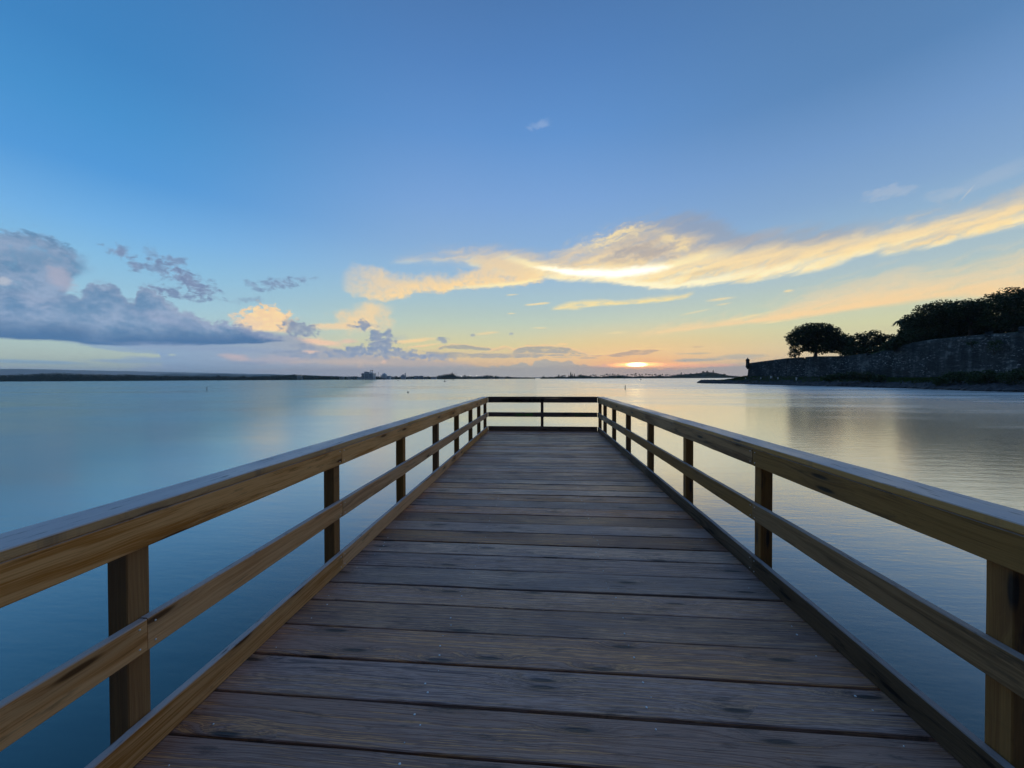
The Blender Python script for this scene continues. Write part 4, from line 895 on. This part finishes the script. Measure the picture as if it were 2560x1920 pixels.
# palms
def palm_meshes(seed, h, cr, fr=13, r0=0.16, leafw=0.5, lean=0.8):
    q = random.Random(seed); mt = MB(); top = Vector((lean, q.uniform(-.3, .3), h))
    mt.tube([(0, 0, -0.5), (lean * .25, 0, h * .35), (lean * .65, 0, h * .72), top], [r0 * 1.5, r0, r0 * .85, r0 * .7], 6)
    mc = MB()
    for k in range(fr):
        a = 2 * math.pi * k / fr + q.uniform(-.2, .2); up = q.uniform(0.1, 0.9); d = Vector((math.cos(a), math.sin(a), 0)); s_ = Vector((-d.y, d.x, 0))
        pts = [top + d * cr * t + Vector((0, 0, cr * (up * t - (0.75 + up * 0.9) * t * t))) for t in (0, .25, .5, .75, 1.0)]
        for i in range(4):
            w0, w1 = [leafw * x_ for x_ in (.15, .8, 1, .8, .1)][i:i + 2]; dz_ = Vector((0, 0, -0.35))
            mc.poly([pts[i], pts[i + 1], pts[i + 1] + s_ * w1 + dz_ * w1, pts[i] + s_ * w0 + dz_ * w0, pts[i + 1] - s_ * w1 + dz_ * w1, pts[i] - s_ * w0 + dz_ * w0], [(0, 1, 2, 3), (1, 0, 5, 4)])
    return mt, mc
pt = empty('palm_tree', ground(2249, 136, at(2249, 850, 136).z), 'small palm with ragged fronds poking out left of the wooded hill', 'palm')
hh = at(2250, 802, 136).z - pt.location.z
mt, mc = palm_meshes(5, hh, 2.7, 15, 0.16, 0.34, 0.3); mt.build('trunk', M_TRUNK, pt, True); mc.build('crown', M_PALM, pt)

# ------------------------------------------------------------------ far shores
def far_ground(name, pts, z=0.7, depth=700.0):
    """pts: px, distance of the waterline"""
    vs = []; fs = []
    for px, d in pts:
        for dd, z_ in ((0, -0.6), (3, 0.25), (14, z), (depth, z + 2), (depth + 5, -2)):
            p = ground(px, d + dd, WATER_Z + z_); vs.append(p)
    for i in range(len(pts) - 1):
        for k in range(4): a = i * 5 + k; fs.append((a, a + 5, a + 6, a + 1))
    return tag(mesh_obj(name, vs, fs, M_FARLAND), kind='structure')
D_L, D_C, D_R = 1080.0, 1300.0, 1250.0
far_ground('far_shore', [(-900, 1100), (-300, 1060), (0, 1080), (250, 1120), (500, 1200), (800, 1300), (1100, 1400), (1250, 1500), (1335, 1560)])
far_ground('island', [(1350, 1280), (1420, 1240), (1560, 1220), (1700, 1230), (1860, 1260), (2100, 1300), (2500, 1300), (3200, 1300)], 0.7, 260)
def shore_d(px):
    T = [(-900, 1100), (-300, 1060), (0, 1080), (250, 1120), (500, 1200), (800, 1300), (1100, 1400), (1250, 1500), (1340, 1560)]
    for a, b in zip(T, T[1:]):
        if a[0] <= px <= b[0]: return a[1] + (b[1] - a[1]) * (px - a[0]) / (b[0] - a[0])
    return 1250
def interp(T, x_):
    if x_ <= T[0][0]: return T[0][1]
    for a, b in zip(T, T[1:]):
        if x_ <= b[0]: return a[1] + (b[1] - a[1]) * (x_ - a[0]) / (b[0] - a[0])
    return T[-1][1]
def belt(name, label, px0, px1, top, dfun, dens, size, seed, mat, jag=0.25, kind='stuff'):
    """a wooded shore that reads as one mass: leaf clumps up to the surveyed outline"""
    q = random.Random(seed); mb = MB(); px = px0; core = []
    x_ = px0
    while x_ <= px1:                      # the shaded inside of the wood, behind the outer leaves
        d = dfun(x_) + 62; h = max(.8, at(x_, interp(top, x_), d).z - WATER_Z - .4) * (0.80 + jag * 0.8 * (mnoise.noise(Vector((x_ * .09, seed, 0))) + 0.7 * mnoise.noise(Vector((x_ * .35, seed, 3)))) + 0.10 * mnoise.noise(Vector((x_ * 1.1, seed, 7))))
        for dd, hh_ in ((-8, 0), (-5, h * .7), (0, h), (8, h * .9), (14, 0)):
            core.append(ground(x_, d + dd + 2 * mnoise.noise(Vector((x_ * .8, hh_, seed))), WATER_Z + .3 + hh_))
        x_ += 1.6
    nc = len(core) // 5
    mb.poly(core, [(i * 5 + k, i * 5 + k + 1, i * 5 + k + 6, i * 5 + k + 5) for i in range(nc - 1) for k in range(4)])
    while px < px1:
        d = dfun(px) + 15 + q.random() * 45; zt = at(px, interp(top, px), d).z; zb = WATER_Z + 0.4; h = max(1.2, zt - zb)
        h *= 1.0 + jag * (mnoise.noise(Vector((px * .09, seed, 0))) + 0.7 * mnoise.noise(Vector((px * .35, seed, 3)))) + q.uniform(-.08, .04)
        c = ground(px, d, 0); r_ = h * 0.42
        for k in range(dens):
            u = q.random(); p = Vector((c.x + q.gauss(0, 1) * r_ * .6, c.y + q.gauss(0, 1) * 5, zb + h * (u ** 0.8)))
            a = Vector((q.gauss(0, 1), q.gauss(0, .5), q.gauss(0, 1))).normalized(); b = a.cross(Vector((q.gauss(0, 1), 1, q.gauss(0, 1)))).normalized(); s_ = size * q.uniform(.6, 1.3)
            mb.poly([p - a * s_, p + b * s_ * .7, p + a * s_, p - b * s_ * .7], [(0, 1, 2, 3)])
        px += q.uniform(0.8, 1.5)
    return tag(mb.build(name, mat), label, 'wood', kind=kind)
topL = [(-900, 925), (-200, 930), (0, 938), (60, 936.5), (110, 934), (160, 933), (200, 934.5), (260, 937), (320, 936.5), (400, 940), (520, 940.5), (640, 941.5), (735, 936.5), (760, 938), (800, 940), (880, 942.5), (1000, 943), (1080, 943)]
belt('mangrove_wood', 'long dark mangrove wood along the far left shore of the bay', -900, 905, topL, shore_d, 26, 1.3, 3, M_MANG, 0.25)
topC = [(900, 942), (940, 940.5), (1000, 942), (1040, 941), (1090, 942), (1096, 938.5), (1110, 937), (1125, 935), (1133, 933.5), (1140, 939), (1150, 940.5), (1200, 940.5), (1215, 938), (1240, 941), (1290, 943), (1340, 944)]
belt('low_wood', 'thin low line of trees on the far shore below the industrial buildings', 900, 1338, topC, shore_d, 22, 1.0, 5, M_MANG, 0.35)
dI = lambda px: 1245 if px < 1860 else 1290
topI = [(1355, 944.5), (1358, 940.5), (1362, 943.5), (1400, 940.5), (1420, 942), (1440, 939.5), (1450, 938), (1480, 940), (1500, 942), (1530, 938.5), (1560, 938), (1580, 942), (1600, 940), (1620, 941), (1650, 938.5), (1660, 941), (1680, 939), (1690, 936.5), (1720, 936), (1750, 935), (1790, 936), (1810, 939), (1860, 942), (2000, 942)]
belt('island_scrub', 'low scrub and bushes along the palm island below the sun', 1352, 1960, topI, dI, 20, 1.0, 9, M_SCRUB, 0.5)
# island knoll
kv = []; kf = []
prof = [(1670, 944.5), (1690, 940), (1718, 937), (1740, 935.5), (1760, 932.5), (1780, 932), (1800, 936), (1820, 940), (1850, 943), (1900, 944)]
for px, yt in prof:
    for dd, u in ((30, 0), (90, .8), (140, 1), (230, .7), (330, 0)):
        d = 1240 + dd; z_ = WATER_Z + .4 + (at(px, yt, d).z - WATER_Z - .4) * u; p = ground(px, d, z_); kv.append(p)
for i in range(len(prof) - 1):
    for k in range(4): a = i * 5 + k; kf.append((a, a + 5, a + 6, a + 1))
tag(mesh_obj('knoll', kv, kf, M_FARLAND, smooth=True), kind='structure')
q = random.Random(8); mb = MB()
for _ in range(5000):
    px = q.uniform(1678, 1850); dd = q.uniform(60, 150); yt = interp(prof, px); d = 1240 + dd
    z_ = WATER_Z + .4 + (at(px, yt, d).z - WATER_Z - .4) * min(1, dd / 130); p = ground(px, d, z_ + q.uniform(0, 2.2))
    a = Vector((q.gauss(0, 1), q.gauss(0, .5), q.gauss(0, 1))).normalized(); b = a.cross(Vector((q.gauss(0, 1), 1, 0))).normalized(); s_ = q.uniform(.5, 1.3)
    mb.poly([p - a * s_, p + b * s_ * .7, p + a * s_, p - b * s_ * .7], [(0, 1, 2, 3)])
tag(mb.build('knoll_scrub', M_SCRUB), 'bushy cover over the rounded knoll at the right end of the palm island', 'scrub', kind='stuff')
# hills far behind
def hills(name, crest, d0, w, zb=WATER_Z):
    vs = []; fs = []; xs = []
    x_ = crest[0][0]
    while x_ <= crest[-1][0]: xs.append(x_); x_ += 6
    for px in xs:
        yt = interp(crest, px) - 0.9 * mnoise.noise(Vector((px * .02, d0, 0))) - 0.4 * mnoise.noise(Vector((px * .08, d0, 0)))
        for dd, u in ((0, 0), (w * .5, .6), (w, 1), (w * 1.6, .5), (w * 2, 0)):
            d = d0 + dd; p = ground(px, d, zb - .5 + (at(px, yt, d0 + w).z - zb) * u); vs.append(p)
    for i in range(len(xs) - 1):
        for k in range(4): a = i * 5 + k; fs.append((a, a + 5, a + 6, a + 1))
    return tag(mesh_obj(name, vs, fs, M_HILLS, smooth=True), kind='structure')
hills('mountains', [(-1200, 900), (-500, 908), (-100, 920), (0, 922.5), (55, 922), (120, 923.5), (200, 925.5), (300, 927.5), (420, 930), (560, 933), (700, 936), (820, 942), (900, 948)], 12000, 600)
hills('near_hills', [(200, 941), (360, 938), (410, 935), (440, 934), (480, 936.5), (520, 935), (555, 934.5), (600, 937), (640, 936), (700, 937.5), (780, 938.5), (860, 941), (960, 945)], 4200, 500)
hills('low_coast', [(1100, 946), (1200, 943.5), (1290, 943.5), (1360, 943.2), (1450, 944), (1600, 946)], 5200, 300)

# palms on the island (one mesh pair per variant, copied)
variants = [palm_meshes(50 + k, 12.0, 2.5 + .3 * k, 24, 0.50, 2.8, [1.6, -1.4, 0.6, 2.4][k]) for k in range(4)]
vm = []
for k, (a, b) in enumerate(variants):
    t0 = empty('coconut_palm', (0, 0, 0)); x1 = a.build('trunk', M_TRUNK, t0, True); x2 = b.build('crown', M_PALM, t0); vm.append((t0, x1, x2))
palm_spots = [(1340 + a / 10.05, 900 + b / 10.05) for a, b in ((575, 375), (665, 385), (658, 412), (710, 380), (740, 390), (1190, 385), (1265, 390), (1345, 400), (1380, 380), (1430, 365), (1460, 377), (1505, 368), (1630, 378), (1665, 378), (1725, 370), (1770, 345), (1815, 370), (1860, 365), (1925, 345), (1985, 365), (2060, 355), (1910, 395), (1950, 400), (1990, 405), (1750, 415), (1700, 395), (1840, 400))]
palm_spots += [(1560 + a / 7.9, 900 + b / 7.9) for a, b in ((68, 285), (140, 278), (175, 285), (210, 288), (240, 262), (245, 300), (300, 275), (355, 282), (440, 270), (480, 278), (515, 282), (555, 287), (605, 275), (635, 290), (665, 312), (690, 293), (722, 290), (755, 278), (780, 315), (820, 310), (835, 287), (860, 285), (905, 292), (950, 303), (320, 300), (390, 318), (460, 318), (530, 320))]
q = random.Random(12)
for i, (px, py) in enumerate(palm_spots):
    t0, x1, x2 = vm[i % 4]; d = 1240 + q.uniform(0, 50); c = at(px, py, d); h = c.z - (WATER_Z + 0.7)
    sc_ = max(0.3, h / 12.0)
    if i < 4: r_, a, b = t0, x1, x2
    else:
        r_ = t0.copy(); COL.objects.link(r_)
        for z_ in (x1, x2): w_ = z_.copy(); COL.objects.link(w_); w_.parent = r_
    ang = q.choice([0, math.pi]) + q.uniform(-.5, .5)
    lean = [1.6, -1.4, 0.6, 2.4][i % 4] * sc_
    r_.location = (c.x - lean * math.cos(ang), c.y, WATER_Z + 0.7); r_.rotation_euler = (0, 0, ang); r_.scale = (0.9, 0.9, sc_) if sc_ > .6 else (.8, .8, sc_)
    where = 'left of the setting sun' if px < 1575 else ('under the setting sun' if px < 1625 else 'right of the setting sun')
    tag(r_, 'thin distant coconut palm on the low island %s' % where, 'palm', 'coconut palms on the island ' + where)
# casuarinas and other single far trees
def far_tree(name, label, px, ytop, ybase, wpx, d, seed, mat=M_MANG, cone=False, group=None, n=500):
    q = random.Random(seed); base = ground(px, d, max(WATER_Z + .6, at(px, ybase, d).z)); h = at(px, ytop, d).z - base.z; w = wpx * d / 924 / 2
    t = empty(name, base, label, 'tree', group)
    m1 = MB(); m1.tube([(0, 0, -.5), (0.1, 0, h * .5), (0, 0, h * .9)], [.35, .25, .08], 6); m1.build('trunk', M_TRUNK, t, True)
    m2 = MB()
    for _ in range(n):
        u = q.random(); rr_ = (w * (1 - u) ** 0.8 + .15) if cone else w * math.sqrt(max(0.05, 1 - (2 * u - 1) ** 2)); lo = 0.08 if cone else 0.35
        a_ = q.random() * 6.28; r_ = rr_ * math.sqrt(q.random()); p = Vector((math.cos(a_) * r_, math.sin(a_) * r_, h * (lo + (1 - lo) * u)))
        a = Vector((q.gauss(0, 1), q.gauss(0, .6), q.gauss(0, 1) + (.6 if cone else 0))).normalized(); b = a.cross(Vector((q.gauss(0, 1), 1, 0))).normalized(); s_ = q.uniform(.35, .9)
        m2.poly([p - a * s_, p + b * s_ * .6, p + a * s_, p - b * s_ * .6], [(0, 1, 2, 3)])
    m2.build('crown', mat, t); return t
far_tree('casuarina_tree', 'tall pointed casuarina, highest tree left of the sun on the palm island', 1427, 930, 946, 6, 1250, 1, cone=True, n=700)
for px, yt, w, sd, lab in ((1431, 934.5, 5, 2, 'feathery casuarina directly right of the tall pointed one'), (1436, 934, 5, 3, 'second feathery casuarina right of the tall pointed one'), (1422, 938, 5, 4, 'short casuarina at the left foot of the tall pointed one'), (1458, 937.5, 3.5, 5, 'slim casuarina among bushes between the tall casuarina and the sun'), (1397, 936.5, 3.2, 6, 'slim dark tree near the left tip of the palm island'), (1357, 942.5, 5, 7, 'lone round bush tree on the left tip of the palm island')):
    far_tree('casuarina_tree' if sd < 7 else 'round_tree', lab, px, yt, 946, w, 1255, sd, cone=(sd < 7), n=350)
for px, yt, yb, w, sd, lab in ((1703, 931, 943, 6, 11, 'ragged tall tree at the left foot of the knoll'), (1712, 934, 943, 5, 12, 'thin tree second from the left on the knoll'), (1727, 933, 941, 5, 13, 'small tree third from the left on the knoll'), (1742, 932, 938, 5, 14, 'small tree midway up the left side of the knoll'), (1758, 928, 936, 7, 15, 'bushy tree near the top of the knoll'), (1768, 927, 936, 6, 16, 'bushy tree on the top of the knoll'), (1783, 924.5, 936, 4.5, 17, 'narrow tree standing highest on the knoll'), (1811, 934.5, 941, 7, 18, 'umbrella shaped tree on the right slope of the knoll')):
    far_tree('casuarina_tree' if sd != 18 else 'umbrella_tree', lab, px, yt, yb, w, 1340, sd, cone=(sd in (11, 12, 17)), n=350, mat=M_SCRUB)
q = random.Random(31)
for i, px in enumerate((1098, 1104, 1109, 1114, 1119, 1124, 1128, 1131, 1134)):
    yt = [938, 937, 936, 935.5, 935, 934, 932.5, 931, 935][i]
    far_tree('casuarina_tree', 'pointed casuarina in the dark clump right of the white waterside house' if i != 7 else 'tallest pointed casuarina at the right of the dark clump by the white waterside house', px, yt, 948, 9.5, 1385 + i, 40 + i, cone=True, group='casuarinas in the far shore clump', n=700)
for i, (px, yt) in enumerate(((1162, 938), (1218, 937.5), (1240, 939.5), (1268, 941), (735, 936.5), (610, 939), (545, 938), (990, 940), (1070, 941))):
    lab = ['slim tree between two lit lamps on the far shore', 'taller tree pair member right of the far lamps', 'small tree right of the far shore lamps', 'last small tree before the gap in the far shore', 'round tree breaking the skyline left of the power station', 'feathery tree standing above the mangrove, left of centre', 'small tree on the mangrove skyline further left', 'dark tree right of the pale dome', 'tree beside the white waterside house'][i]
    far_tree('shore_tree', lab, px, yt, 948, 7 if i < 4 else 9, shore_d(px) + 20, 70 + i, n=300)

# ------------------------------------------------------------------ far buildings
def fbox(mb, px0, px1, yt, d, depth=20, yb=949, mi=0):
    a = ground(px0, d, 0); b = ground(px1, d, 0); zt = at((px0 + px1) / 2, yt, d).z; zb = WATER_Z + .5 if yb >= 949 else at(px0, yb, d).z
    c = (a + b) / 2; w = (b - a).length; ang = math.atan2(b.y - a.y, b.x - a.x)
    nrm = Vector((-math.sin(ang), math.cos(ang)))
    return (c.x + nrm.x * depth / 2, c.y + nrm.y * depth / 2, (zt + zb) / 2), (w, depth, zt - zb), ang
def bpart(name, parent, mat, px0, px1, yt, d, depth=20, yb=949, label=None):
    c, dm, ang = fbox(None, px0, px1, yt, d, depth, yb); mb = MB(); p = parent.location
    mb.box((c[0] - p.x, c[1] - p.y, c[2] - p.z), dm, 0, ang); o = mb.build(name, mat, parent)
    if label: o['label'] = label
    return o, (c, dm, ang)
DP = 1330
ps = empty('power_station', ground(918, DP, WATER_Z + .5), 'grey power station with twin striped chimneys on the far shore', 'power station')
bpart('turbine_hall', ps, M_PLANT, 903.8, 911, 933, DP, 30); bpart('boiler_house', ps, M_PLANT, 911.05, 922.5, 930.3, DP - 2, 34); bpart('annex', ps, M_PLANT, 922.6, 932.5, 933, DP - 1, 28); bpart('silo', ps, M_WHITE, 909.3, 911, 936, DP - 6, 3.5)
mb = MB(); c0 = ground(916.8, DP + 10, at(917, 930.3, DP).z)
for k in range(9):
    a0 = math.pi * k / 9; a1 = math.pi * (k + 1) / 9; wv_ = 6.3; hv_ = 1.7
    mb.box((c0.x - ps.location.x + wv_ * (math.cos(a0) + math.cos(a1)) / 2, c0.y - ps.location.y, c0.z - ps.location.z + hv_ * (math.sin(a0) + math.sin(a1)) / 4), (wv_ * abs(math.cos(a0) - math.cos(a1)) + .02, 20, max(.3, hv_ * (math.sin(a0) + math.sin(a1)) / 2)))
mb.build('roof', M_DARKM, ps)
for px in (927.4, 931.3):
    c = ground(px, DP - 4, 0); zt = at(px, 925.4, DP).z; b0 = at(px, 934, DP).z; l = ps.location
    mb = MB(); mb.lathe([(1.5, b0 - l.z), (1.15, zt - 4 - l.z), (1.15, zt - 3.2 - l.z)], (c.x - l.x, c.y - l.y, 0), 12); ch_ = mb.build('chimney', M_WHITE, ps)
    mb = MB(); mb.lathe([(1.2, zt - 3.19 - l.z), (1.7, zt - 2.9 - l.z), (1.7, zt - l.z)], (c.x - l.x, c.y - l.y, 0), 12); mb.build('chimney_top', M_RED, ch_)
for k, (a, b) in enumerate(((904.6, 933), (906.4, 933), (908.2, 933), (912.5, 930), (914.8, 930), (917.1, 930), (919.4, 930), (924, 933), (926, 933), (930, 933))):
    for r_ in range(3):
        bpart('window', ps, M_GLASSD, a, a + 1.0, 935.4 + r_ * 3.2, DP - 2.6, 0.5, 935.4 + r_ * 3.2 + 1.3)
def mast(name, label, px, yt, d, w=0.8, cross=()):
    b = ground(px, d, WATER_Z + .6); h = at(px, yt, d).z - b.z; o = empty(name, b, label, 'mast')
    mb = MB(); mb.lathe([(w, 0), (w * .6, h * .6), (w * .35, h)], (0, 0, 0), 8); mb.build('pole', M_DARKM, o)
    mb = MB()
    for u, ww in cross: mb.box((0, 0, h * u), (ww, .8, .7))
    if cross: mb.build('platform', M_DARKM, o)
mast('lattice_mast', 'thin crooked mast between the power station and the dome', 946, 930, 1340, .6, ((.93, 4), (.8, 2.4)))
mast('short_tower', 'short dark tower left of the dome', 951, 936.3, 1345, 1.0, ((.9, 3),))
mast('antenna_mast', 'slender antenna mast rising behind the dome', 957, 926.4, 1380, .5)
dm_ = empty('storage_dome', ground(961, 1350, WATER_Z + .6), 'pale domed storage tank with a low annex', 'storage tank')
hd = at(961, 933, 1350).z - dm_.location.z
MB().lathe([(11, 0), (11, hd * .42), (10.2, hd * .62), (8.2, hd * .8), (5.2, hd * .93), (1.2, hd)], (0, 0, 0), 24).build('tank', M_PLANT, dm_, True)
MB().box((15, 4, hd * .28), (12, 12, hd * .56)).build('annex', M_PLANT, dm_); MB().lathe([(1.4, hd), (1.4, hd + .9)], (0, 0, .002), 10).build('vent', M_DARKM, dm_)
sl_ = empty('silo_works', ground(1008, 1360, WATER_Z + .6), 'small stepped works building with one tall silo', 'building')
bpart('hall', sl_, M_PLANT, 1002, 1011.5, 938.3, 1360, 18); bpart('penthouse', sl_, M_PLANT, 1005.5, 1010, 936.2, 1362, 8, 938.2)
c = ground(1013.4, 1362, 0); MB().lathe([(1.7, 0), (1.7, at(1013, 932.4, 1362).z - sl_.location.z), (1.0, at(1013, 931.8, 1362).z - sl_.location.z)], (c.x - sl_.location.x, c.y - sl_.location.y, 0), 12).build('silo', M_PLANT, sl_)
hs_ = [(1077, 1090, 943, 'white low house at the water beside the casuarina clump'), (893, 902, 943.5, 'pale shed at the water left of the power station'), (866, 880, 941.5, 'wide pale building left of the power station'), (883, 892, 941.2, 'flat roofed building nearer the power station'), (848, 858, 942.5, 'leftmost small pale building in the far town'), (975, 985, 942.8, 'low building right of the pale dome'), (1019, 1030, 941.5, 'grey block right of the silo works'), (1034, 1046, 940.5, 'largest of the grey blocks right of the silo works'), (1048, 1057, 940, 'block with a dark roof box in the far town'), (1060, 1068, 942, 'small block near the white waterside house'), (1225, 1236, 943.8, 'pale low building right of the far lamps'), (1246, 1262, 944, 'long pale low shed near the right tip of the far shore'), (742, 752, 938.5, 'pale building on the low rise by the round tree')]
for k, (a, b, yt, lab) in enumerate(hs_):
    d = shore_d(a) + (26 if k > 1 else 8); hs0 = empty('house', ground((a + b) / 2, d, WATER_Z + .5), lab, 'building', 'buildings on the far shore')
    o, (c, dmn, ang) = bpart('wall', hs0, M_WHITE if k in (0, 1, 2, 10, 11, 12) else M_PLANT, a, b, yt, d, 12)
    l = hs0.location; MB().box((c[0] - l.x, c[1] - l.y, c[2] + dmn[2] / 2 + .25 - l.z), (dmn[0] + .8, dmn[1] + .8, .49), 0, ang).build('roof', M_DARKM if k % 3 else M_RED, hs0)
    nw = max(2, int((b - a) / 2.6))
    for j in range(nw):
        u = (j + .5) / nw; bpart('window', hs0, M_GLASSD, a + (b - a) * u - .35, a + (b - a) * u + .35, yt + .9, d - .3, .4, yt + 2.0)
# lit lamps on the far shore
M_LAMP, nlp, blp = new_mat('lit_lamp'); blp.inputs['Emission Color'].default_value = (1, .95, .8, 1); blp.inputs['Emission Strength'].default_value = 6.0
for px, yy, lab in ((1154, 941, 'lit floodlight furthest left on the far shore'), (1175, 940.2, 'lit floodlight in the middle of three on the far shore'), (1192, 940.2, 'lit floodlight furthest right on the far shore')):
    d = 1395; b = ground(px, d, WATER_Z + .6); h = at(px, yy, d).z - b.z; o = empty('floodlight', b, lab, 'floodlight', 'lit floodlights on the far shore')
    MB().lathe([(.2, 0), (.12, h)], (0, 0, 0), 6).build('pole', M_DARKM, o); MB().lathe([(.3, h), (.75, h + .3), (.75, h + .9), (.3, h + 1.2)], (0, 0, .002), 8).build('lamp', M_LAMP, o)

# ------------------------------------------------------------------ marks and buoys on the water
def wpt(px, y_):   # a point on the water seen at this pixel
    v = CAM_ROT @ Vector(((px - 1280) / 924, -(y_ - 960) / 924, -1)); t = (WATER_Z - CAM_LOC.z) / v.z; return CAM_LOC + v * t
p = wpt(1563, 973); s_ = (p - CAM_LOC).length / 924
o = empty('channel_post', (p.x, p.y, WATER_Z), 'dark upright channel post in open water, right of the pier end', 'post')
MB().lathe([(1.0 * s_, -.5), (.95 * s_, 8.2 * s_)], (0, 0, 0), 10).build('pile', M_DARKW, o, True); MB().lathe([(1.15 * s_, 8.2 * s_ + .002), (1.15 * s_, 8.9 * s_)], (0, 0, 0), 10).build('pile_cap', M_DARKM, o)
p = wpt(517, 976); s_ = (p - CAM_LOC).length / 924
o = empty('channel_post', (p.x, p.y, WATER_Z), 'tiny crooked stake in the water off the far left shore', 'post')
MB().tube([(0, 0, -.3), (.2 * s_, 0, 3 * s_), (0, 0, 6 * s_)], [.5 * s_, .45 * s_, .4 * s_], 7).build('stake', M_DARKW, o); MB().box((.4 * s_, 0, 6.2 * s_), (2.2 * s_, .6 * s_, .8 * s_)).build('crosspiece', M_DARKW, o)
p = wpt(1020, 981.5); s_ = (p - CAM_LOC).length / 924
o = empty('mooring_buoy', (p.x, p.y, WATER_Z), 'round dark mooring ball left of the pier end', 'buoy')
MB().lathe([(.3 * s_, -1.0 * s_), (1.7 * s_, -.2 * s_), (2.1 * s_, .8 * s_), (1.7 * s_, 2.0 * s_), (.9 * s_, 2.6 * s_)], (0, 0, 0), 14).build('float', M_DARKM, o, True); MB().lathe([(.35 * s_, 2.6 * s_), (.35 * s_, 3.3 * s_)], (0, 0, .001), 8).build('ring', M_DARKM, o)
def buoy(px, y_, h, w, label, name='navigation_buoy'):
    p = wpt(px, y_); s_ = (p - CAM_LOC).length / 924; o = empty(name, (p.x, p.y, WATER_Z), label, 'buoy')
    MB().lathe([(w * s_ * .8, -.3), (w * s_, .3 * s_), (w * s_ * .9, 1.3 * s_), (.5 * s_, 1.6 * s_)], (0, 0, 0), 12).build('hull', M_DARKM, o, True)
    mb = MB()
    for a in range(4):
        an = a * math.pi / 2 + .4; mb.tube([(w * s_ * .5 * math.cos(an), w * s_ * .5 * math.sin(an), 1.3 * s_), (.25 * s_ * math.cos(an), .25 * s_ * math.sin(an), h * s_ * .8)], [.16 * s_, .13 * s_], 5)
    mb.build('tower', M_DARKM, o); MB().lathe([(.8 * s_, h * s_ * .78), (1.0 * s_, h * s_ * .85), (.7 * s_, h * s_)], (0, 0, .001), 8).build('lantern', M_DARKM, o)
buoy(1112, 954.3, 7, 2.0, 'buoy with a small tower in front of the casuarina clump')
buoy(1134, 951.2, 3.2, 1.0, 'smaller buoy just right of the towered one')
buoy(1602, 949.8, 6, 1.4, 'buoy below the setting sun off the palm island')
buoy(1561, 947.6, 2.5, .8, 'tiny buoy close under the palm island left of the sun')
p = wpt(995, 951.8); s_ = (p - CAM_LOC).length / 924
o = empty('rowing_boat', (p.x, p.y, WATER_Z), 'small low boat far off in front of the dome', 'boat')
hv = [(-2.4 * s_, 0, .8 * s_), (-1.6 * s_, -.6 * s_, .6 * s_), (1.6 * s_, -.6 * s_, .6 * s_), (2.4 * s_, 0, .9 * s_), (1.6 * s_, .6 * s_, .6 * s_), (-1.6 * s_, .6 * s_, .6 * s_), (-1.6 * s_, 0, -.3), (1.6 * s_, 0, -.3)]
mesh_obj('hull', hv, [(0, 6, 1), (1, 6, 7, 2), (2, 7, 3), (3, 7, 4), (4, 7, 6, 5), (5, 6, 0), (0, 1, 2, 3, 4, 5)], M_DARKM, o); MB().box((0, 0, .85 * s_), (1.2 * s_, .7 * s_, .5 * s_)).build('cabin', M_DARKM, o)
p = wpt(1689, 972.5); s_ = (p - CAM_LOC).length / 924
o = empty('float_marker', (p.x, p.y, WATER_Z), 'speck of a float in the water right of the channel post', 'buoy')
MB().lathe([(.2 * s_, -.2), (.7 * s_, 0), (.7 * s_, .6 * s_), (.2 * s_, 1.0 * s_)], (0, 0, 0), 10).build('ball', M_DARKM, o, True)

# ------------------------------------------------------------------ the air
hz = MB(); hz.box((0, 0, 165 + WATER_Z - 1), (27000, 27000, 332)); hzm = bpy.data.materials.new('air'); hzm.use_nodes = True
ht = hzm.node_tree; ht.nodes.clear(); pv = ht.nodes.new('ShaderNodeVolumePrincipled'); ho = ht.nodes.new('ShaderNodeOutputMaterial')
pv.inputs['Color'].default_value = (0.84, 0.92, 1.0, 1); pv.inputs['Density'].default_value = 7e-5; pv.inputs['Anisotropy'].default_value = 0.4
ht.links.new(pv.outputs[0], ho.inputs['Volume'])
tag(hz.build('haze', hzm), kind='stuff')
